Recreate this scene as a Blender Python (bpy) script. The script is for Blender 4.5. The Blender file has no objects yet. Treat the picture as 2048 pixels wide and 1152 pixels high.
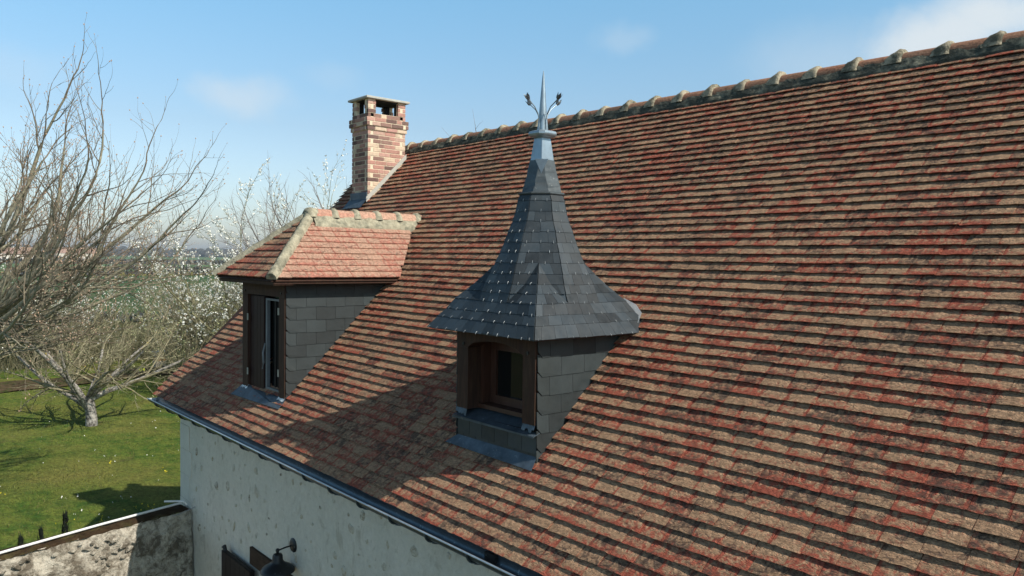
import bpy, math, random
import numpy as np
from mathutils import Vector, Matrix, noise as mnoise

rng = random.Random(7)
D = bpy.data
SC = bpy.context.scene
C = SC.collection

# ------------------------------------------------------------------ camera
cam_d = D.cameras.new('camera'); cam = D.objects.new('camera', cam_d); C.objects.link(cam)
CAM = (11.9, -3.78, 5.8)
Rr = (0.6507, 0.7592, 0.0145); Ru = (-0.0369, 0.0125, 0.9992); Rf = (-0.7585, 0.6507, -0.0361)
rv = Vector(Rr); fv = Vector(Rf).normalized(); rv = (rv - fv * rv.dot(fv)).normalized(); uv_ = rv.cross(fv)
cam.matrix_world = Matrix(((rv.x, uv_.x, -fv.x, CAM[0]), (rv.y, uv_.y, -fv.y, CAM[1]), (rv.z, uv_.z, -fv.z, CAM[2]), (0, 0, 0, 1)))
cam_d.sensor_width = 36; cam_d.lens = 36 * 1560 / 2048; cam_d.clip_start = 0.1; cam_d.clip_end = 9000
SC.camera = cam

# ------------------------------------------------------------------ light
AZ, EL = math.radians(15.2), math.radians(42.3)
SUN = Vector((math.cos(EL) * math.cos(AZ), math.cos(EL) * math.sin(AZ), math.sin(EL)))
sun_d = D.lights.new('sun', 'SUN'); sun = D.objects.new('sun', sun_d); C.objects.link(sun)
sun_d.energy = 5.0; sun_d.angle = math.radians(0.5); sun_d.color = (1.0, 0.93, 0.83)
sun.rotation_euler = SUN.to_track_quat('Z', 'Y').to_euler(); sun.location = (20, 5, 30)

world = D.worlds.new('World'); SC.world = world; world.use_nodes = True
wt = world.node_tree; wt.nodes.clear()
def W(t, **k):
    n = wt.nodes.new(t)
    for a, b in k.items(): setattr(n, a, b)
    return n
sky = W('ShaderNodeTexSky', sky_type='NISHITA', sun_disc=False)
sky.sun_elevation = EL; sky.sun_rotation = math.pi / 2 - AZ
sky.altitude = 100; sky.air_density = 0.9; sky.dust_density = 1.6; sky.ozone_density = 1.3
bg = W('ShaderNodeBackground'); bg.inputs[1].default_value = 0.12
wo = W('ShaderNodeOutputWorld')
tc = W('ShaderNodeTexCoord')
def cloud_at(az_px, width, soft):
    """soft patch of cloud round a compass direction"""
    d = W('ShaderNodeVectorMath', operation='DISTANCE'); d.inputs[1].default_value = az_px
    sc = W('ShaderNodeVectorMath', operation='MULTIPLY'); sc.inputs[1].default_value = (1, 1, 2.2)
    wt.links.new(wn.outputs[0], sc.inputs[0])
    v = Vector(az_px); d.inputs[1].default_value = (v.x, v.y, v.z * 2.2)
    wt.links.new(sc.outputs[0], d.inputs[0])
    m = W('ShaderNodeMapRange', interpolation_type='SMOOTHSTEP'); m.inputs[1].default_value = width; m.inputs[2].default_value = width * 0.15
    m.inputs[3].default_value = 0; m.inputs[4].default_value = soft
    wt.links.new(d.outputs['Value'], m.inputs[0]); return m.outputs[0]
def pxdir(x, y):
    v = rv * ((x - 1024) / 1560) + uv_ * (-(y - 576) / 1560) + fv
    return tuple(v.normalized())
nz0 = W('ShaderNodeTexNoise'); nz0.inputs['Scale'].default_value = 7; nz0.inputs['Detail'].default_value = 5; nz0.inputs['Roughness'].default_value = .6
wt.links.new(tc.outputs['Generated'], nz0.inputs['Vector'])
off = W('ShaderNodeVectorMath', operation='MULTIPLY_ADD'); off.inputs[1].default_value = (.14, .14, .07); off.inputs[2].default_value = (-.07, -.07, -.035)
wt.links.new(nz0.outputs['Color'], off.inputs[0])
wn = W('ShaderNodeVectorMath', operation='ADD'); wt.links.new(tc.outputs['Generated'], wn.inputs[0]); wt.links.new(off.outputs[0], wn.inputs[1])
tot = None
for (px, py, w, s) in ((1880, 75, .115, 1.0), (1965, 40, .10, 1.0), (1700, 130, .16, .3), (480, 192, .07, .50), (655, 160, .05, .12), (1250, 78, .05, .22), (60, 130, .08, .15), (2500, -100, .3, .6), (-400, 220, .2, .5)):
    o = cloud_at(pxdir(px, py), w, s)
    if tot is None: tot = o
    else:
        a = W('ShaderNodeMath', operation='MAXIMUM'); wt.links.new(tot, a.inputs[0]); wt.links.new(o, a.inputs[1]); tot = a.outputs[0]
mixc = W('ShaderNodeMix', data_type='RGBA'); mixc.inputs[7].default_value = (6.0, 6.7, 7.2, 1)
wt.links.new(tot, mixc.inputs[0])
hs = W('ShaderNodeHueSaturation'); hs.inputs['Saturation'].default_value = .92; hs.inputs['Value'].default_value = 1.0
wt.links.new(sky.outputs[0], hs.inputs['Color'])
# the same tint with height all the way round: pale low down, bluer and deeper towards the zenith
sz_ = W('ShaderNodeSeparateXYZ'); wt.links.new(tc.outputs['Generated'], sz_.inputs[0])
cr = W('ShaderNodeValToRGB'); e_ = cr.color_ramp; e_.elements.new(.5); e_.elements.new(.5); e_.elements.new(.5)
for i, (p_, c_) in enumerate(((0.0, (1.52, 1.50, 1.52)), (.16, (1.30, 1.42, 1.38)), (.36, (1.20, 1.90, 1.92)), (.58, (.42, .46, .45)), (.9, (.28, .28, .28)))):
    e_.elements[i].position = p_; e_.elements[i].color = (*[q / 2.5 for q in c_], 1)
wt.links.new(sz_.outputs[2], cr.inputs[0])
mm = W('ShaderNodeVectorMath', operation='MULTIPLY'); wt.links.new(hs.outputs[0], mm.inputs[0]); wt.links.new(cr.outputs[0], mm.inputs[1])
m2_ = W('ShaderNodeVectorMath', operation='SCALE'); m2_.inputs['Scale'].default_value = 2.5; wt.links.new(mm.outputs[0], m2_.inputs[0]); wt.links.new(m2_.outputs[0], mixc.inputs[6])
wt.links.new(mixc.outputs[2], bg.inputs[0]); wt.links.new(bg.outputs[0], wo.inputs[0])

vs = SC.view_settings; vs.view_transform = 'Standard'; vs.look = 'None'; vs.gamma = 1; vs.use_curve_mapping = False; vs.exposure = 0.0
SC.display_settings.display_device = 'sRGB'
SC.cycles.max_bounces = 6; SC.cycles.transparent_max_bounces = 8

# ------------------------------------------------------------------ node helper
class Mat:
    def __init__(s, name, rough=.8, metal=0.0, spec=.5):
        s.m = D.materials.new(name); s.m.use_nodes = True; s.nt = s.m.node_tree; s.nt.nodes.clear()
        s.b = s.n('ShaderNodeBsdfPrincipled'); s.o = s.n('ShaderNodeOutputMaterial')
        s.l(s.b.outputs[0], s.o.inputs[0]); s.b.inputs['Roughness'].default_value = rough; s.b.inputs['Metallic'].default_value = metal
        s.b.inputs['Specular IOR Level'].default_value = spec
    def n(s, t, **k):
        n = s.nt.nodes.new(t)
        for a, b in k.items(): setattr(n, a, b)
        return n
    def l(s, a, b): s.nt.links.new(a, b)
    def put(s, sock, v):
        if isinstance(v, bpy.types.NodeSocket): s.l(v, sock)
        elif v is not None:
            if isinstance(v, (tuple, list)) and len(v) == 3 and len(getattr(sock, 'default_value', ())) == 4: v = tuple(v) + (1,)
            sock.default_value = v
    def math(s, op, a, b=None, c=None, clamp=False):
        n = s.n('ShaderNodeMath', operation=op, use_clamp=clamp); s.put(n.inputs[0], a)
        if b is not None: s.put(n.inputs[1], b)
        if c is not None: s.put(n.inputs[2], c)
        return n.outputs[0]
    def mix(s, f, a, b, blend='MIX'):
        n = s.n('ShaderNodeMix', data_type='RGBA', blend_type=blend); s.put(n.inputs[0], f); s.put(n.inputs[6], a); s.put(n.inputs[7], b); return n.outputs[2]
    def noise(s, vec, scale, detail=3, rough=.55, dist=0, color=False):
        n = s.n('ShaderNodeTexNoise'); s.put(n.inputs['Vector'], vec); n.inputs['Scale'].default_value = scale
        n.inputs['Detail'].default_value = detail; n.inputs['Roughness'].default_value = rough; n.inputs['Distortion'].default_value = dist
        return n.outputs['Color' if color else 'Fac']
    def ramp(s, f, lo, hi, a=0.0, b=1.0):
        n = s.n('ShaderNodeMapRange'); s.put(n.inputs[0], f); n.inputs[1].default_value = lo; n.inputs[2].default_value = hi
        n.inputs[3].default_value = a; n.inputs[4].default_value = b; return n.outputs[0]
    def pos(s): return s.n('ShaderNodeNewGeometry').outputs['Position']
    def vmul(s, v, k):
        n = s.n('ShaderNodeVectorMath', operation='MULTIPLY'); s.put(n.inputs[0], v); n.inputs[1].default_value = k; return n.outputs[0]
    def vadd(s, a, b):
        n = s.n('ShaderNodeVectorMath', operation='ADD'); s.put(n.inputs[0], a); s.put(n.inputs[1], b); return n.outputs[0]
    def comb(s, x, y, z):
        n = s.n('ShaderNodeCombineXYZ'); s.put(n.inputs[0], x); s.put(n.inputs[1], y); s.put(n.inputs[2], z); return n.outputs[0]
    def orand(s): return s.n('ShaderNodeObjectInfo').outputs['Random']
    def attr(s, name='tc'):
        a = s.n('ShaderNodeAttribute', attribute_name=name); q = s.n('ShaderNodeSeparateColor'); s.l(a.outputs['Color'], q.inputs[0]); return q.outputs[0], q.outputs[1], q.outputs[2]
    def bump(s, h, strength, dist):
        n = s.n('ShaderNodeBump'); n.inputs['Strength'].default_value = strength; n.inputs['Distance'].default_value = dist; s.put(n.inputs['Height'], h); s.l(n.outputs[0], s.b.inputs['Normal'])
    def col(s, c): s.put(s.b.inputs['Base Color'], c)

def tile_mat(name, tan, red, dark, redbias, darkbias):
    m = Mat(name, rough=.82, spec=.3)
    u, v, r = m.attr()
    R = m.math('FRACT', m.math('ADD', r, m.math('MULTIPLY', m.orand(), 7.31)))
    R2 = m.math('FRACT', m.math('MULTIPLY', R, 7.77)); R3 = m.math('FRACT', m.math('MULTIPLY', R, 31.3))
    vec = m.comb(m.math('MULTIPLY', u, 1.0), m.math('MULTIPLY', v, .55), m.math('MULTIPLY', R, 91.0))
    n1 = m.noise(vec, 3.8, 4, .66, .9)
    vec2 = m.comb(m.math('MULTIPLY', u, 1.0), m.math('MULTIPLY', v, .6), m.math('MULTIPLY_ADD', R, 63.0, 7.0))
    n2 = m.noise(vec2, 4.0, 5, .66, .8)
    P = m.pos()
    big = m.noise(P, .55, 2, .5)
    edge = m.math('ABSOLUTE', m.math('SUBTRACT', u, .5))
    edge = m.math('MULTIPLY', m.ramp(edge, .38, .5, 0, .26), m.ramp(m.math('FRACT', m.math('MULTIPLY', R, 17.1)), .35, .6))
    tail = m.math('MULTIPLY', m.ramp(v, .45, .0, 0, .20), m.ramp(m.math('FRACT', m.math('MULTIPLY', R, 13.7)), .2, .6))
    redf = m.math('ADD', m.math('ADD', m.math('ADD', n1, edge), tail), m.math('MULTIPLY', m.math('SUBTRACT', R2, .5), .24))
    redf = m.math('ADD', redf, m.math('MULTIPLY', m.math('SUBTRACT', big, .5), .10))
    redf = m.ramp(redf, .57 - redbias, .74 - redbias, 0, .95)
    darkf = m.math('ADD', n2, m.math('MULTIPLY', m.math('SUBTRACT', R3, .5), .24))
    darkf = m.ramp(darkf, .56 - darkbias, .74 - darkbias, 0, .9)
    g = m.noise(P, 34, 4, .7)
    c = m.mix(redf, tan, red)
    c = m.mix(darkf, c, dark)
    gv = m.ramp(g, .3, .7, .58, 1.36)
    c = m.mix(1.0, c, m.comb(gv, gv, gv), 'MULTIPLY')
    lich = m.ramp(m.noise(P, 11, 4, .7), .66, .74, 0, .35)
    c = m.mix(lich, c, (.30, .27, .20))
    jt = m.math('MULTIPLY', m.ramp(m.math('ABSOLUTE', m.math('SUBTRACT', u, .5)), .48, .5, 0, .4), m.ramp(m.noise(P, 23, 2, .5), .4, .6))
    c = m.mix(jt, c, (red[0] * 1.25, red[1] * 1.6, red[2] * 1.5))
    m.col(c)
    rip = m.noise(m.comb(m.math('MULTIPLY', u, .7), m.math('MULTIPLY', v, 1.5), m.math('MULTIPLY', R, 40)), 5.5, 3, .6, 1.6)
    h = m.math('ADD', m.math('MULTIPLY', rip, 1.0), m.math('MULTIPLY', g, .35))
    # a diagonal drag mark and a nail hole on some tiles
    dd = m.math('ABSOLUTE', m.math('SUBTRACT', m.math('ADD', m.math('MULTIPLY', u, .55), m.math('MULTIPLY', rip, .3)), m.math('ADD', v, m.math('MULTIPLY', R2, .5))))
    mark = m.math('MULTIPLY', m.ramp(dd, .0, .035, -.5, 0), m.math('GREATER_THAN', R3, .55))
    h = m.math('ADD', h, mark)
    m.bump(h, 1.0, .020)
    return m.m
MT = tile_mat('roof_tile_clay', (.42, .268, .165), (.37, .092, .058), (.100, .068, .053), .070, .055)
MT2 = tile_mat('dormer_tile_clay', (.50, .31, .225), (.46, .185, .135), (.30, .20, .155), .05, -.04)
MT3 = tile_mat('ridge_tile_clay', (.33, .175, .11), (.33, .13, .08), (.14, .10, .075), .02, .02)

def slate_mat(name, base, rough=.42, var=.35):
    m = Mat(name, rough=rough, spec=.5)
    u, v, r = m.attr()
    R = m.math('FRACT', m.math('ADD', r, m.math('MULTIPLY', m.orand(), 5.3)))
    P = m.pos()
    n = m.noise(P, 6, 4, .65)
    k = m.math('ADD', m.ramp(R, 0, 1, 1 - var, 1 + var), m.ramp(n, .3, .7, -.14, .14))
    warm = m.mix(m.ramp(m.noise(P, 2.3, 3, .6), .5, .75, 0, .35), base, (base[0] * 1.35, base[1] * 1.15, base[2] * .9))
    c = m.mix(1.0, warm, m.comb(k, k, k), 'MULTIPLY')
    st = m.ramp(m.noise(m.vmul(P, (9, 9, 1.6)), 2.2, 3, .7), .69, .76, 0, .28)
    c = m.mix(st, c, (.20, .21, .19))
    m.col(c)
    m.put(m.b.inputs['Roughness'], m.ramp(m.noise(P, 13, 3), .3, .7, rough - .07, rough + .12))
    m.bump(m.noise(m.vmul(P, (1, 1, .5)), 28, 4, .6), .35, .004)
    return m.m
MS = slate_mat('slate', (.028, .039, .048), .46, .42)
MSD = slate_mat('slate_cheek', (.023, .031, .033), .56, .32)

def zinc_mat(name, col, rough=.42, metal=.55, var=.2):
    m = Mat(name, rough=rough, metal=metal)
    P = m.pos(); n = m.noise(P, 9, 5, .65)
    k = m.ramp(n, .3, .7, 1 - var, 1 + var)
    c = m.mix(1.0, col, m.comb(k, k, k), 'MULTIPLY')
    c = m.mix(m.ramp(m.noise(P, 31, 3, .7), .64, .72, 0, .5), c, (.46, .48, .48))
    m.col(c); m.bump(m.noise(P, 12, 3), .25, .006); return m.m
MZ = zinc_mat('zinc_flashing', (.085, .115, .145), .5, .45, .4)
MZF = zinc_mat('finial_zinc', (.30, .37, .42), .38, .5)
MZL = zinc_mat('pale_sunlit_zinc', (.72, .77, .80), .4, .1)  # sunlit brightness of the valley flashing put into the base colour
ML = zinc_mat('dark_lead', (.075, .09, .098), .48, .4, .3)
MG = zinc_mat('gutter_zinc', (.075, .10, .12), .33, .6)
MGR = zinc_mat('gutter_rim', (.42, .48, .53), .28, .5)
MIRON = zinc_mat('black_iron', (.012, .014, .016), .42, .2)

def simple(name, col, rough=.8, var=.2, scale=8, bump=.3, bd=.004, spec=.4, stretch=(1, 1, 1), col2=None, thr=(.45, .65)):
    m = Mat(name, rough=rough, spec=spec); P = m.vmul(m.pos(), stretch)
    n = m.noise(P, scale, 5, .65)
    k = m.ramp(n, .25, .75, 1 - var, 1 + var)
    c = col
    if col2: c = m.mix(m.ramp(m.noise(P, scale * .45, 5, .7), *thr), col, col2)
    c = m.mix(1.0, c, m.comb(k, k, k), 'MULTIPLY'); m.col(c)
    m.bump(m.noise(P, scale * 3, 4, .65), bump, bd); return m.m
MWOOD = simple('dark_oak', (.044, .018, .011), .7, .5, 7, .5, .004, .3, (6, 6, .7), (.058, .032, .018), (.4, .7))
MWOOD2 = simple('red_brown_board', (.022, .006, .005), .6, .3, 8, .3, .003, .3, (9, 9, .5))
MBLACKWOOD = simple('black_shutter_board', (.010, .008, .008), .6, .3, 9, .3, .003, .3, (9, 9, .5))
MBROWN = simple('weathered_brown_lintel', (.055, .034, .022), .85, .5, 9, .6, .006, .2, (1, 5, 5))
MMORT = simple('pale_ridge_mortar', (.52, .46, .33), .95, .28, 17, .9, .015, .1, col2=(.30, .27, .21), thr=(.48, .66))
MMORTD = simple('dark_lichened_mortar', (.070, .076, .064), .95, .5, 13, .9, .014, .1, col2=(.30, .29, .22), thr=(.50, .74))
MHIP = simple('hip_mortar', (.41, .38, .28), .95, .4, 15, 1.0, .016, .1, col2=(.19, .19, .145), thr=(.46, .66))
MKNOB = simple('weathered_ridge_mortar', (.42, .37, .27), .95, .3, 17, .9, .015, .1, col2=(.14, .135, .10), thr=(.44, .58))
MBMORT = simple('brick_joint_mortar', (.72, .61, .45), .95, .12, 20, .5, .004, .1)
MSLAB = simple('chimney_slab_concrete', (.47, .46, .41), .9, .15, 9, .4, .004, .2)
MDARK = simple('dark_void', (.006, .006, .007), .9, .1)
MPVC = simple('grey_white_window_seal', (.17, .19, .21), .5, .2, 8, .1)
MHINGE = simple('pale_hinge', (.40, .40, .34), .6, .2)
MPIPE = simple('white_plastic_pipe', (.80, .80, .79), .35, .05, 5, .05)
MCABLE = simple('grey_cable', (.34, .33, .33), .5, .1)
MQUOIN = simple('quoin_render', (.67, .65, .57), .92, .08, 4, .4, .004, .2)
MEARTH = simple('mossy_earth', (.050, .032, .018), .98, .5, 9, 1.0, .03, .1, col2=(.085, .075, .03), thr=(.5, .7))

def wall_mat():
    m = Mat('lime_render', .93, spec=.2); P = m.pos()
    a = m.noise(P, 1.1, 5, .6); b = m.noise(P, 14, 5, .7)
    c = m.mix(m.ramp(a, .35, .68), (.66, .635, .545), (.73, .69, .60))
    c = m.mix(m.ramp(m.noise(m.vmul(P, (1, 1, .45)), 3.4, 5, .65), .52, .74, 0, .6), c, (.57, .525, .44))
    k = m.ramp(b, .3, .7, .90, 1.07); c = m.mix(1.0, c, m.comb(k, k, k), 'MULTIPLY')
    c = m.mix(m.ramp(m.noise(m.vmul(P, (1, 1, .7)), 4.6, 6, .72, .7), .56, .66, 0, .55), c, (.42, .38, .30))
    c = m.mix(m.ramp(m.noise(P, 15, 5, .75), .62, .72, 0, .7), c, (.24, .21, .16))
    m.col(c); m.bump(m.math('ADD', m.noise(P, 6, 5, .65), m.math('MULTIPLY', b, .6)), .9, .03); return m.m
MWALL = wall_mat()
def rand_mat(name, cols, rough=.9, scale=20, bump=.6, bd=.005, spread=.15, cover=None):
    m = Mat(name, rough, spec=.25)
    R = m.orand(); rp = m.n('ShaderNodeValToRGB'); m.l(R, rp.inputs[0]); e = rp.color_ramp; e.interpolation = 'CONSTANT'
    while len(e.elements) < len(cols): e.elements.new(.5)
    for i, c in enumerate(cols): e.elements[i].position = i / len(cols); e.elements[i].color = (*c, 1)
    P = m.pos(); n = m.noise(P, scale, 4, .7); k = m.ramp(n, .3, .7, 1 - spread, 1 + spread)
    c = m.mix(1.0, rp.outputs[0], m.comb(k, k, k), 'MULTIPLY')
    c = m.mix(m.ramp(m.noise(P, 7, 4, .7), .56, .72, 0, .45), c, (.20, .13, .10)) if not cover else m.mix(m.ramp(m.noise(P, 24, 4, .7, .8), .42, .58), c, cover)
    m.col(c); m.bump(n, bump, bd); return m.m
MBRICK = rand_mat('mixed_brick', [(.47, .25, .20), (.17, .105, .09), (.62, .48, .35), (.52, .31, .25), (.27, .16, .13), (.44, .24, .19), (.19, .12, .10), (.50, .33, .26), (.49, .28, .23), (.30, .18, .145)])
MSTONE = rand_mat('field_stone', [(.50, .43, .31), (.42, .37, .29), (.54, .48, .38), (.26, .22, .17), (.47, .40, .28), (.58, .54, .46), (.55, .51, .42)], bump=1, bd=.012, spread=.35, cover=(.60, .57, .48))

def garden_wall_mat():
    m = Mat('rubble_lime', .96, spec=.15); P = m.pos()
    a = m.noise(P, 3.2, 6, .7, .6); b = m.noise(P, 11, 5, .7, .8)
    c = m.mix(m.ramp(m.math('ADD', m.math('MULTIPLY', a, .6), m.math('MULTIPLY', b, .4)), .43, .57), (.17, .145, .11), (.62, .57, .47))
    c = m.mix(m.ramp(m.noise(P, 5, 4, .6), .60, .72, 0, .8), c, (.09, .075, .055))
    m.col(c); m.bump(m.math('ADD', b, m.noise(P, 30, 4, .7)), 1.0, .035); return m.m
MGW = garden_wall_mat()

def glass_mat():
    m = Mat('window_glass', .05, spec=.45); m.col((.008, .009, .009)); return m.m
MGLASS = glass_mat()

def lawn_mat():
    m = Mat('lawn', .95, spec=.15); P = m.pos()
    a = m.noise(P, .22, 5, .6); b = m.noise(m.vmul(P, (1, 1.4, 1)), 1.5, 5, .7); d = m.noise(m.vmul(P, (1, 1.6, 1)), 9, 5, .75)
    c = m.mix(m.ramp(b, .36, .62), (.058, .125, .018), (.16, .20, .035))
    c = m.mix(m.ramp(a, .46, .66, 0, .8), c, (.23, .21, .055))
    c = m.mix(m.ramp(m.noise(P, .6, 5, .7), .60, .72, 0, .65), c, (.13, .085, .045))
    k = m.ramp(d, .28, .72, .45, 1.55); c = m.mix(1.0, c, m.comb(k, k, k), 'MULTIPLY')
    m.col(c); m.bump(d, 1.0, .09); return m.m
MLAWN = lawn_mat()
def field_mat(name, c1, c2, s=.03):
    m = Mat(name, .95, spec=.1); P = m.pos(); c = m.mix(m.ramp(m.noise(P, s, 5, .6), .35, .65), c1, c2)
    k = m.ramp(m.noise(P, 1.2, 4, .7), .3, .7, .75, 1.25); c = m.mix(1.0, c, m.comb(k, k, k), 'MULTIPLY'); m.col(c); m.bump(m.noise(P, 2, 3), .6, .2); return m.m
MF_GREEN = field_mat('young_wheat', (.035, .085, .030), (.055, .11, .04))
MF_YEL = field_mat('rape_field', (.30, .26, .03), (.20, .20, .035))
MF_BASE = field_mat('rough_grass', (.055, .070, .022), (.095, .080, .035), .2)
MF_TEAL = field_mat('far_green_field', (.09, .17, .07), (.12, .19, .085))
MF_BROWN = field_mat('ploughed_field', (.20, .15, .10), (.16, .13, .08))
MBED = simple('leaf_litter_bed', (.105, .075, .045), .98, .5, 6, 1, .05, .1, col2=(.05, .065, .02), thr=(.45, .65))
MWOODS = field_mat('distant_bare_wood', (.085, .085, .085), (.055, .062, .060), .05)
MHEDGE = simple('dark_hedge_leaf', (.030, .048, .018), .9, .5, 5, .5)
MSPIKE = simple('dark_shadow_spike', (.008, .014, .008), .9, .4, 9, .5)  # near-black colour stands in for shadow on the lawn

def bark_mat(name, c1, c2, lich=None, sc=14):
    m = Mat(name, .9, spec=.2); P = m.pos()
    c = m.mix(m.ramp(m.noise(P, sc, 5, .7), .38, .62), c1, c2)
    if lich: c = m.mix(m.ramp(m.noise(P, 3.3, 3, .6), .66, .72, 0, .9), c, lich)
    m.col(c); m.bump(m.noise(m.vmul(P, (1, 1, .4)), sc * 2, 4, .7), .8, .02); return m.m
MB_BIG = bark_mat('grey_green_bark', (.36, .335, .24), (.20, .18, .13), (.42, .26, .05))
MB_TWIG = bark_mat('brown_twig', (.15, .115, .09), (.25, .215, .15), None, 5)
MB_PALE = bark_mat('pale_lichened_twig', (.31, .285, .185), (.17, .15, .095), (.40, .30, .07), 6)
MB_TRUNK = bark_mat('silver_bark', (.42, .40, .36), (.070, .062, .055), None, 9)
MB_BLOS = bark_mat('olive_twig', (.28, .265, .155), (.16, .15, .085), None, 5)
MB_FAR = bark_mat('grey_far_twig', (.25, .22, .20), (.17, .15, .14), None, 5)
MBUD = simple('pink_orange_bud', (.46, .31, .22), .8, .3, 4, .2)
MBLOOM = simple('white_blossom', (.80, .80, .74), .9, .08, 4, .1)
MBLOOM2 = simple('cream_green_bud_cluster', (.42, .44, .24), .9, .25, 4, .1)
MYEL = simple('yellow_flower', (.75, .62, .03), .8, .1)
MGRASS = simple('grass_blade', (.12, .15, .03), .9, .5, 3, .2, col2=(.13, .125, .04))

# ------------------------------------------------------------------ mesh helpers
def tag(o, label=None, cat=None, group=None, kind=None):
    if label: o['label'] = label
    if cat: o['category'] = cat
    if group: o['group'] = group
    if kind: o['kind'] = kind
    return o
def empty(name, loc=(0, 0, 0), **k):
    o = D.objects.new(name, None); C.objects.link(o); o.location = loc; o.empty_display_size = .2; return tag(o, **k)
def mk(name, vs_, fs, mat, parent=None, smooth=False, tc=None, **k):
    me = D.meshes.new(name); me.from_pydata([tuple(v) for v in vs_], [], fs); me.materials.append(mat)
    if smooth: me.polygons.foreach_set('use_smooth', [True] * len(me.polygons))
    if tc is not None:
        a = me.color_attributes.new('tc', 'FLOAT_COLOR', 'POINT'); a.data.foreach_set('color', np.array([(x[0], x[1], x[2], 1) for x in tc], dtype=np.float32).ravel())
    me.update()
    return link(name, me, parent, **k)
def link(name, me, parent=None, mw=None, **k):
    o = D.objects.new(name, me); C.objects.link(o)
    if parent: o.parent = parent
    if mw is not None: o.matrix_world = mw
    return tag(o, **k)
BOXF = [(0, 3, 2, 1), (4, 5, 6, 7), (0, 1, 5, 4), (1, 2, 6, 5), (2, 3, 7, 6), (3, 0, 4, 7)]
def boxv(a, b):
    (x0, y0, z0), (x1, y1, z1) = a, b
    return [(x0, y0, z0), (x1, y0, z0), (x1, y1, z0), (x0, y1, z0), (x0, y0, z1), (x1, y0, z1), (x1, y1, z1), (x0, y1, z1)]
class MB:
    def __init__(s): s.v = []; s.f = []; s.t = []
    def add(s, v, f, t=None):
        n = len(s.v); s.v += [tuple(x) for x in v]; s.f += [tuple(i + n for i in q) for q in f]; s.t += (t if t is not None else [(0.5, .5, .5)] * len(v))
    def box(s, a, b): s.add(boxv(a, b), BOXF)
    def tube(s, pts, rad, n=8, cap=True):
        pts = [Vector(p) for p in pts]; rads = rad if isinstance(rad, (list, tuple)) else [rad] * len(pts)
        vs_ = []; up = Vector((0.13, 0.21, 1)).normalized()
        for i, p in enumerate(pts):
            d = (pts[min(i + 1, len(pts) - 1)] - pts[max(i - 1, 0)]).normalized()
            if abs(d.dot(up)) > .97: a = d.cross(Vector((1, 0, 0))).normalized()
            else: a = d.cross(up).normalized()
            b = d.cross(a)
            for k in range(n):
                t = 2 * math.pi * k / n; vs_.append(p + (a * math.cos(t) + b * math.sin(t)) * rads[i])
        fs = [(i * n + k, i * n + (k + 1) % n, (i + 1) * n + (k + 1) % n, (i + 1) * n + k) for i in range(len(pts) - 1) for k in range(n)]
        if cap: fs += [tuple(range(n - 1, -1, -1)), tuple((len(pts) - 1) * n + k for k in range(n))]
        s.add(vs_, fs)
    def loft(s, rings, closed=True, cap=True):
        n = len(rings[0]); vs_ = [p for r in rings for p in r]
        m = n if closed else n - 1
        fs = [(i * n + k, i * n + (k + 1) % n, (i + 1) * n + (k + 1) % n, (i + 1) * n + k) for i in range(len(rings) - 1) for k in range(m)]
        if cap: fs += [tuple(range(n - 1, -1, -1)), tuple((len(rings) - 1) * n + k for k in range(n))]
        s.add(vs_, fs)
    def out(s, name, mat, parent=None, smooth=False, tc=False, **k): return mk(name, s.v, s.f, mat, parent, smooth, s.t if tc else None, **k)
def autosmooth(o, ang=40):
    me = o.data; me.polygons.foreach_set('use_smooth', [True] * len(me.polygons))
    try: me.set_sharp_from_angle(angle=math.radians(ang))
    except Exception: pass
    return o
def nz(*p): return mnoise.noise(Vector(p))

# ------------------------------------------------------------------ ground and far land
TAN = 1.00291
def roofz(y): return TAN * y + 3.9258
def ground_h(x, y): return 0.0
def sheet(name, poly, z, mat, **k):
    return mk(name, [(x, y, z) for x, y in poly], [tuple(range(len(poly)))], mat, kind='structure', **k)
sheet('ground', [(-4000, -3500), (1500, -3500), (1500, 3500), (-4000, 3500)], -.03, MF_BASE)
# the lawn is a gently uneven sheet
NX, NY = 90, 60; vs_ = []; fs = []
for j in range(NY + 1):
    for i in range(NX + 1):
        x = -34 + 36 * i / NX; y = -14 + 34 * j / NY
        e = min(1, min(i, NX - i) / 4, min(j, NY - j) / 4)
        vs_.append((x, y, .004 + e * (.05 + .05 * nz(x * .25, y * .25, 0) + .02 * nz(x, y, 3))))
for j in range(NY):
    for i in range(NX): a = j * (NX + 1) + i; fs.append((a, a + 1, a + NX + 2, a + NX + 1))
mk('lawn', vs_, fs, MLAWN, smooth=True, kind='structure')
# bed of dead leaves behind the lawn
vs_ = []; fs = []
for i in range(41):
    y = -12 + 34 * i / 40
    xa = -25.6 + .5 * nz(y * .4, 1, 1) - (y - 2) * .22; xb = xa - 2.6 + .5 * nz(y * .4, 4, 1)
    for t in range(5):
        f = t / 4; vs_.append((xa + (xb - xa) * f, y, .12 + .16 * math.sin(math.pi * f) + .05 * nz(y * 2, t, 0)))
    if i:
        for t in range(4): a = (i - 1) * 5 + t; fs.append((a, a + 1, a + 6, a + 5))
mk('path', vs_, fs, MBED, smooth=True, kind='structure')
sheet('field', [(-60, -40), (-60, 60), (-215, 110), (-215, -60)], .02, MF_GREEN)
sheet('field', [(-216, 40), (-216, 190), (-262, 230), (-262, 30)], .03, MF_YEL)
sheet('field', [(-263, -120), (-263, 240), (-470, 420), (-470, -200)], .02, MF_TEAL)
sheet('field', [(-471, -200), (-471, 420), (-900, 800), (-900, -400)], .02, MF_BROWN)
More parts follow.
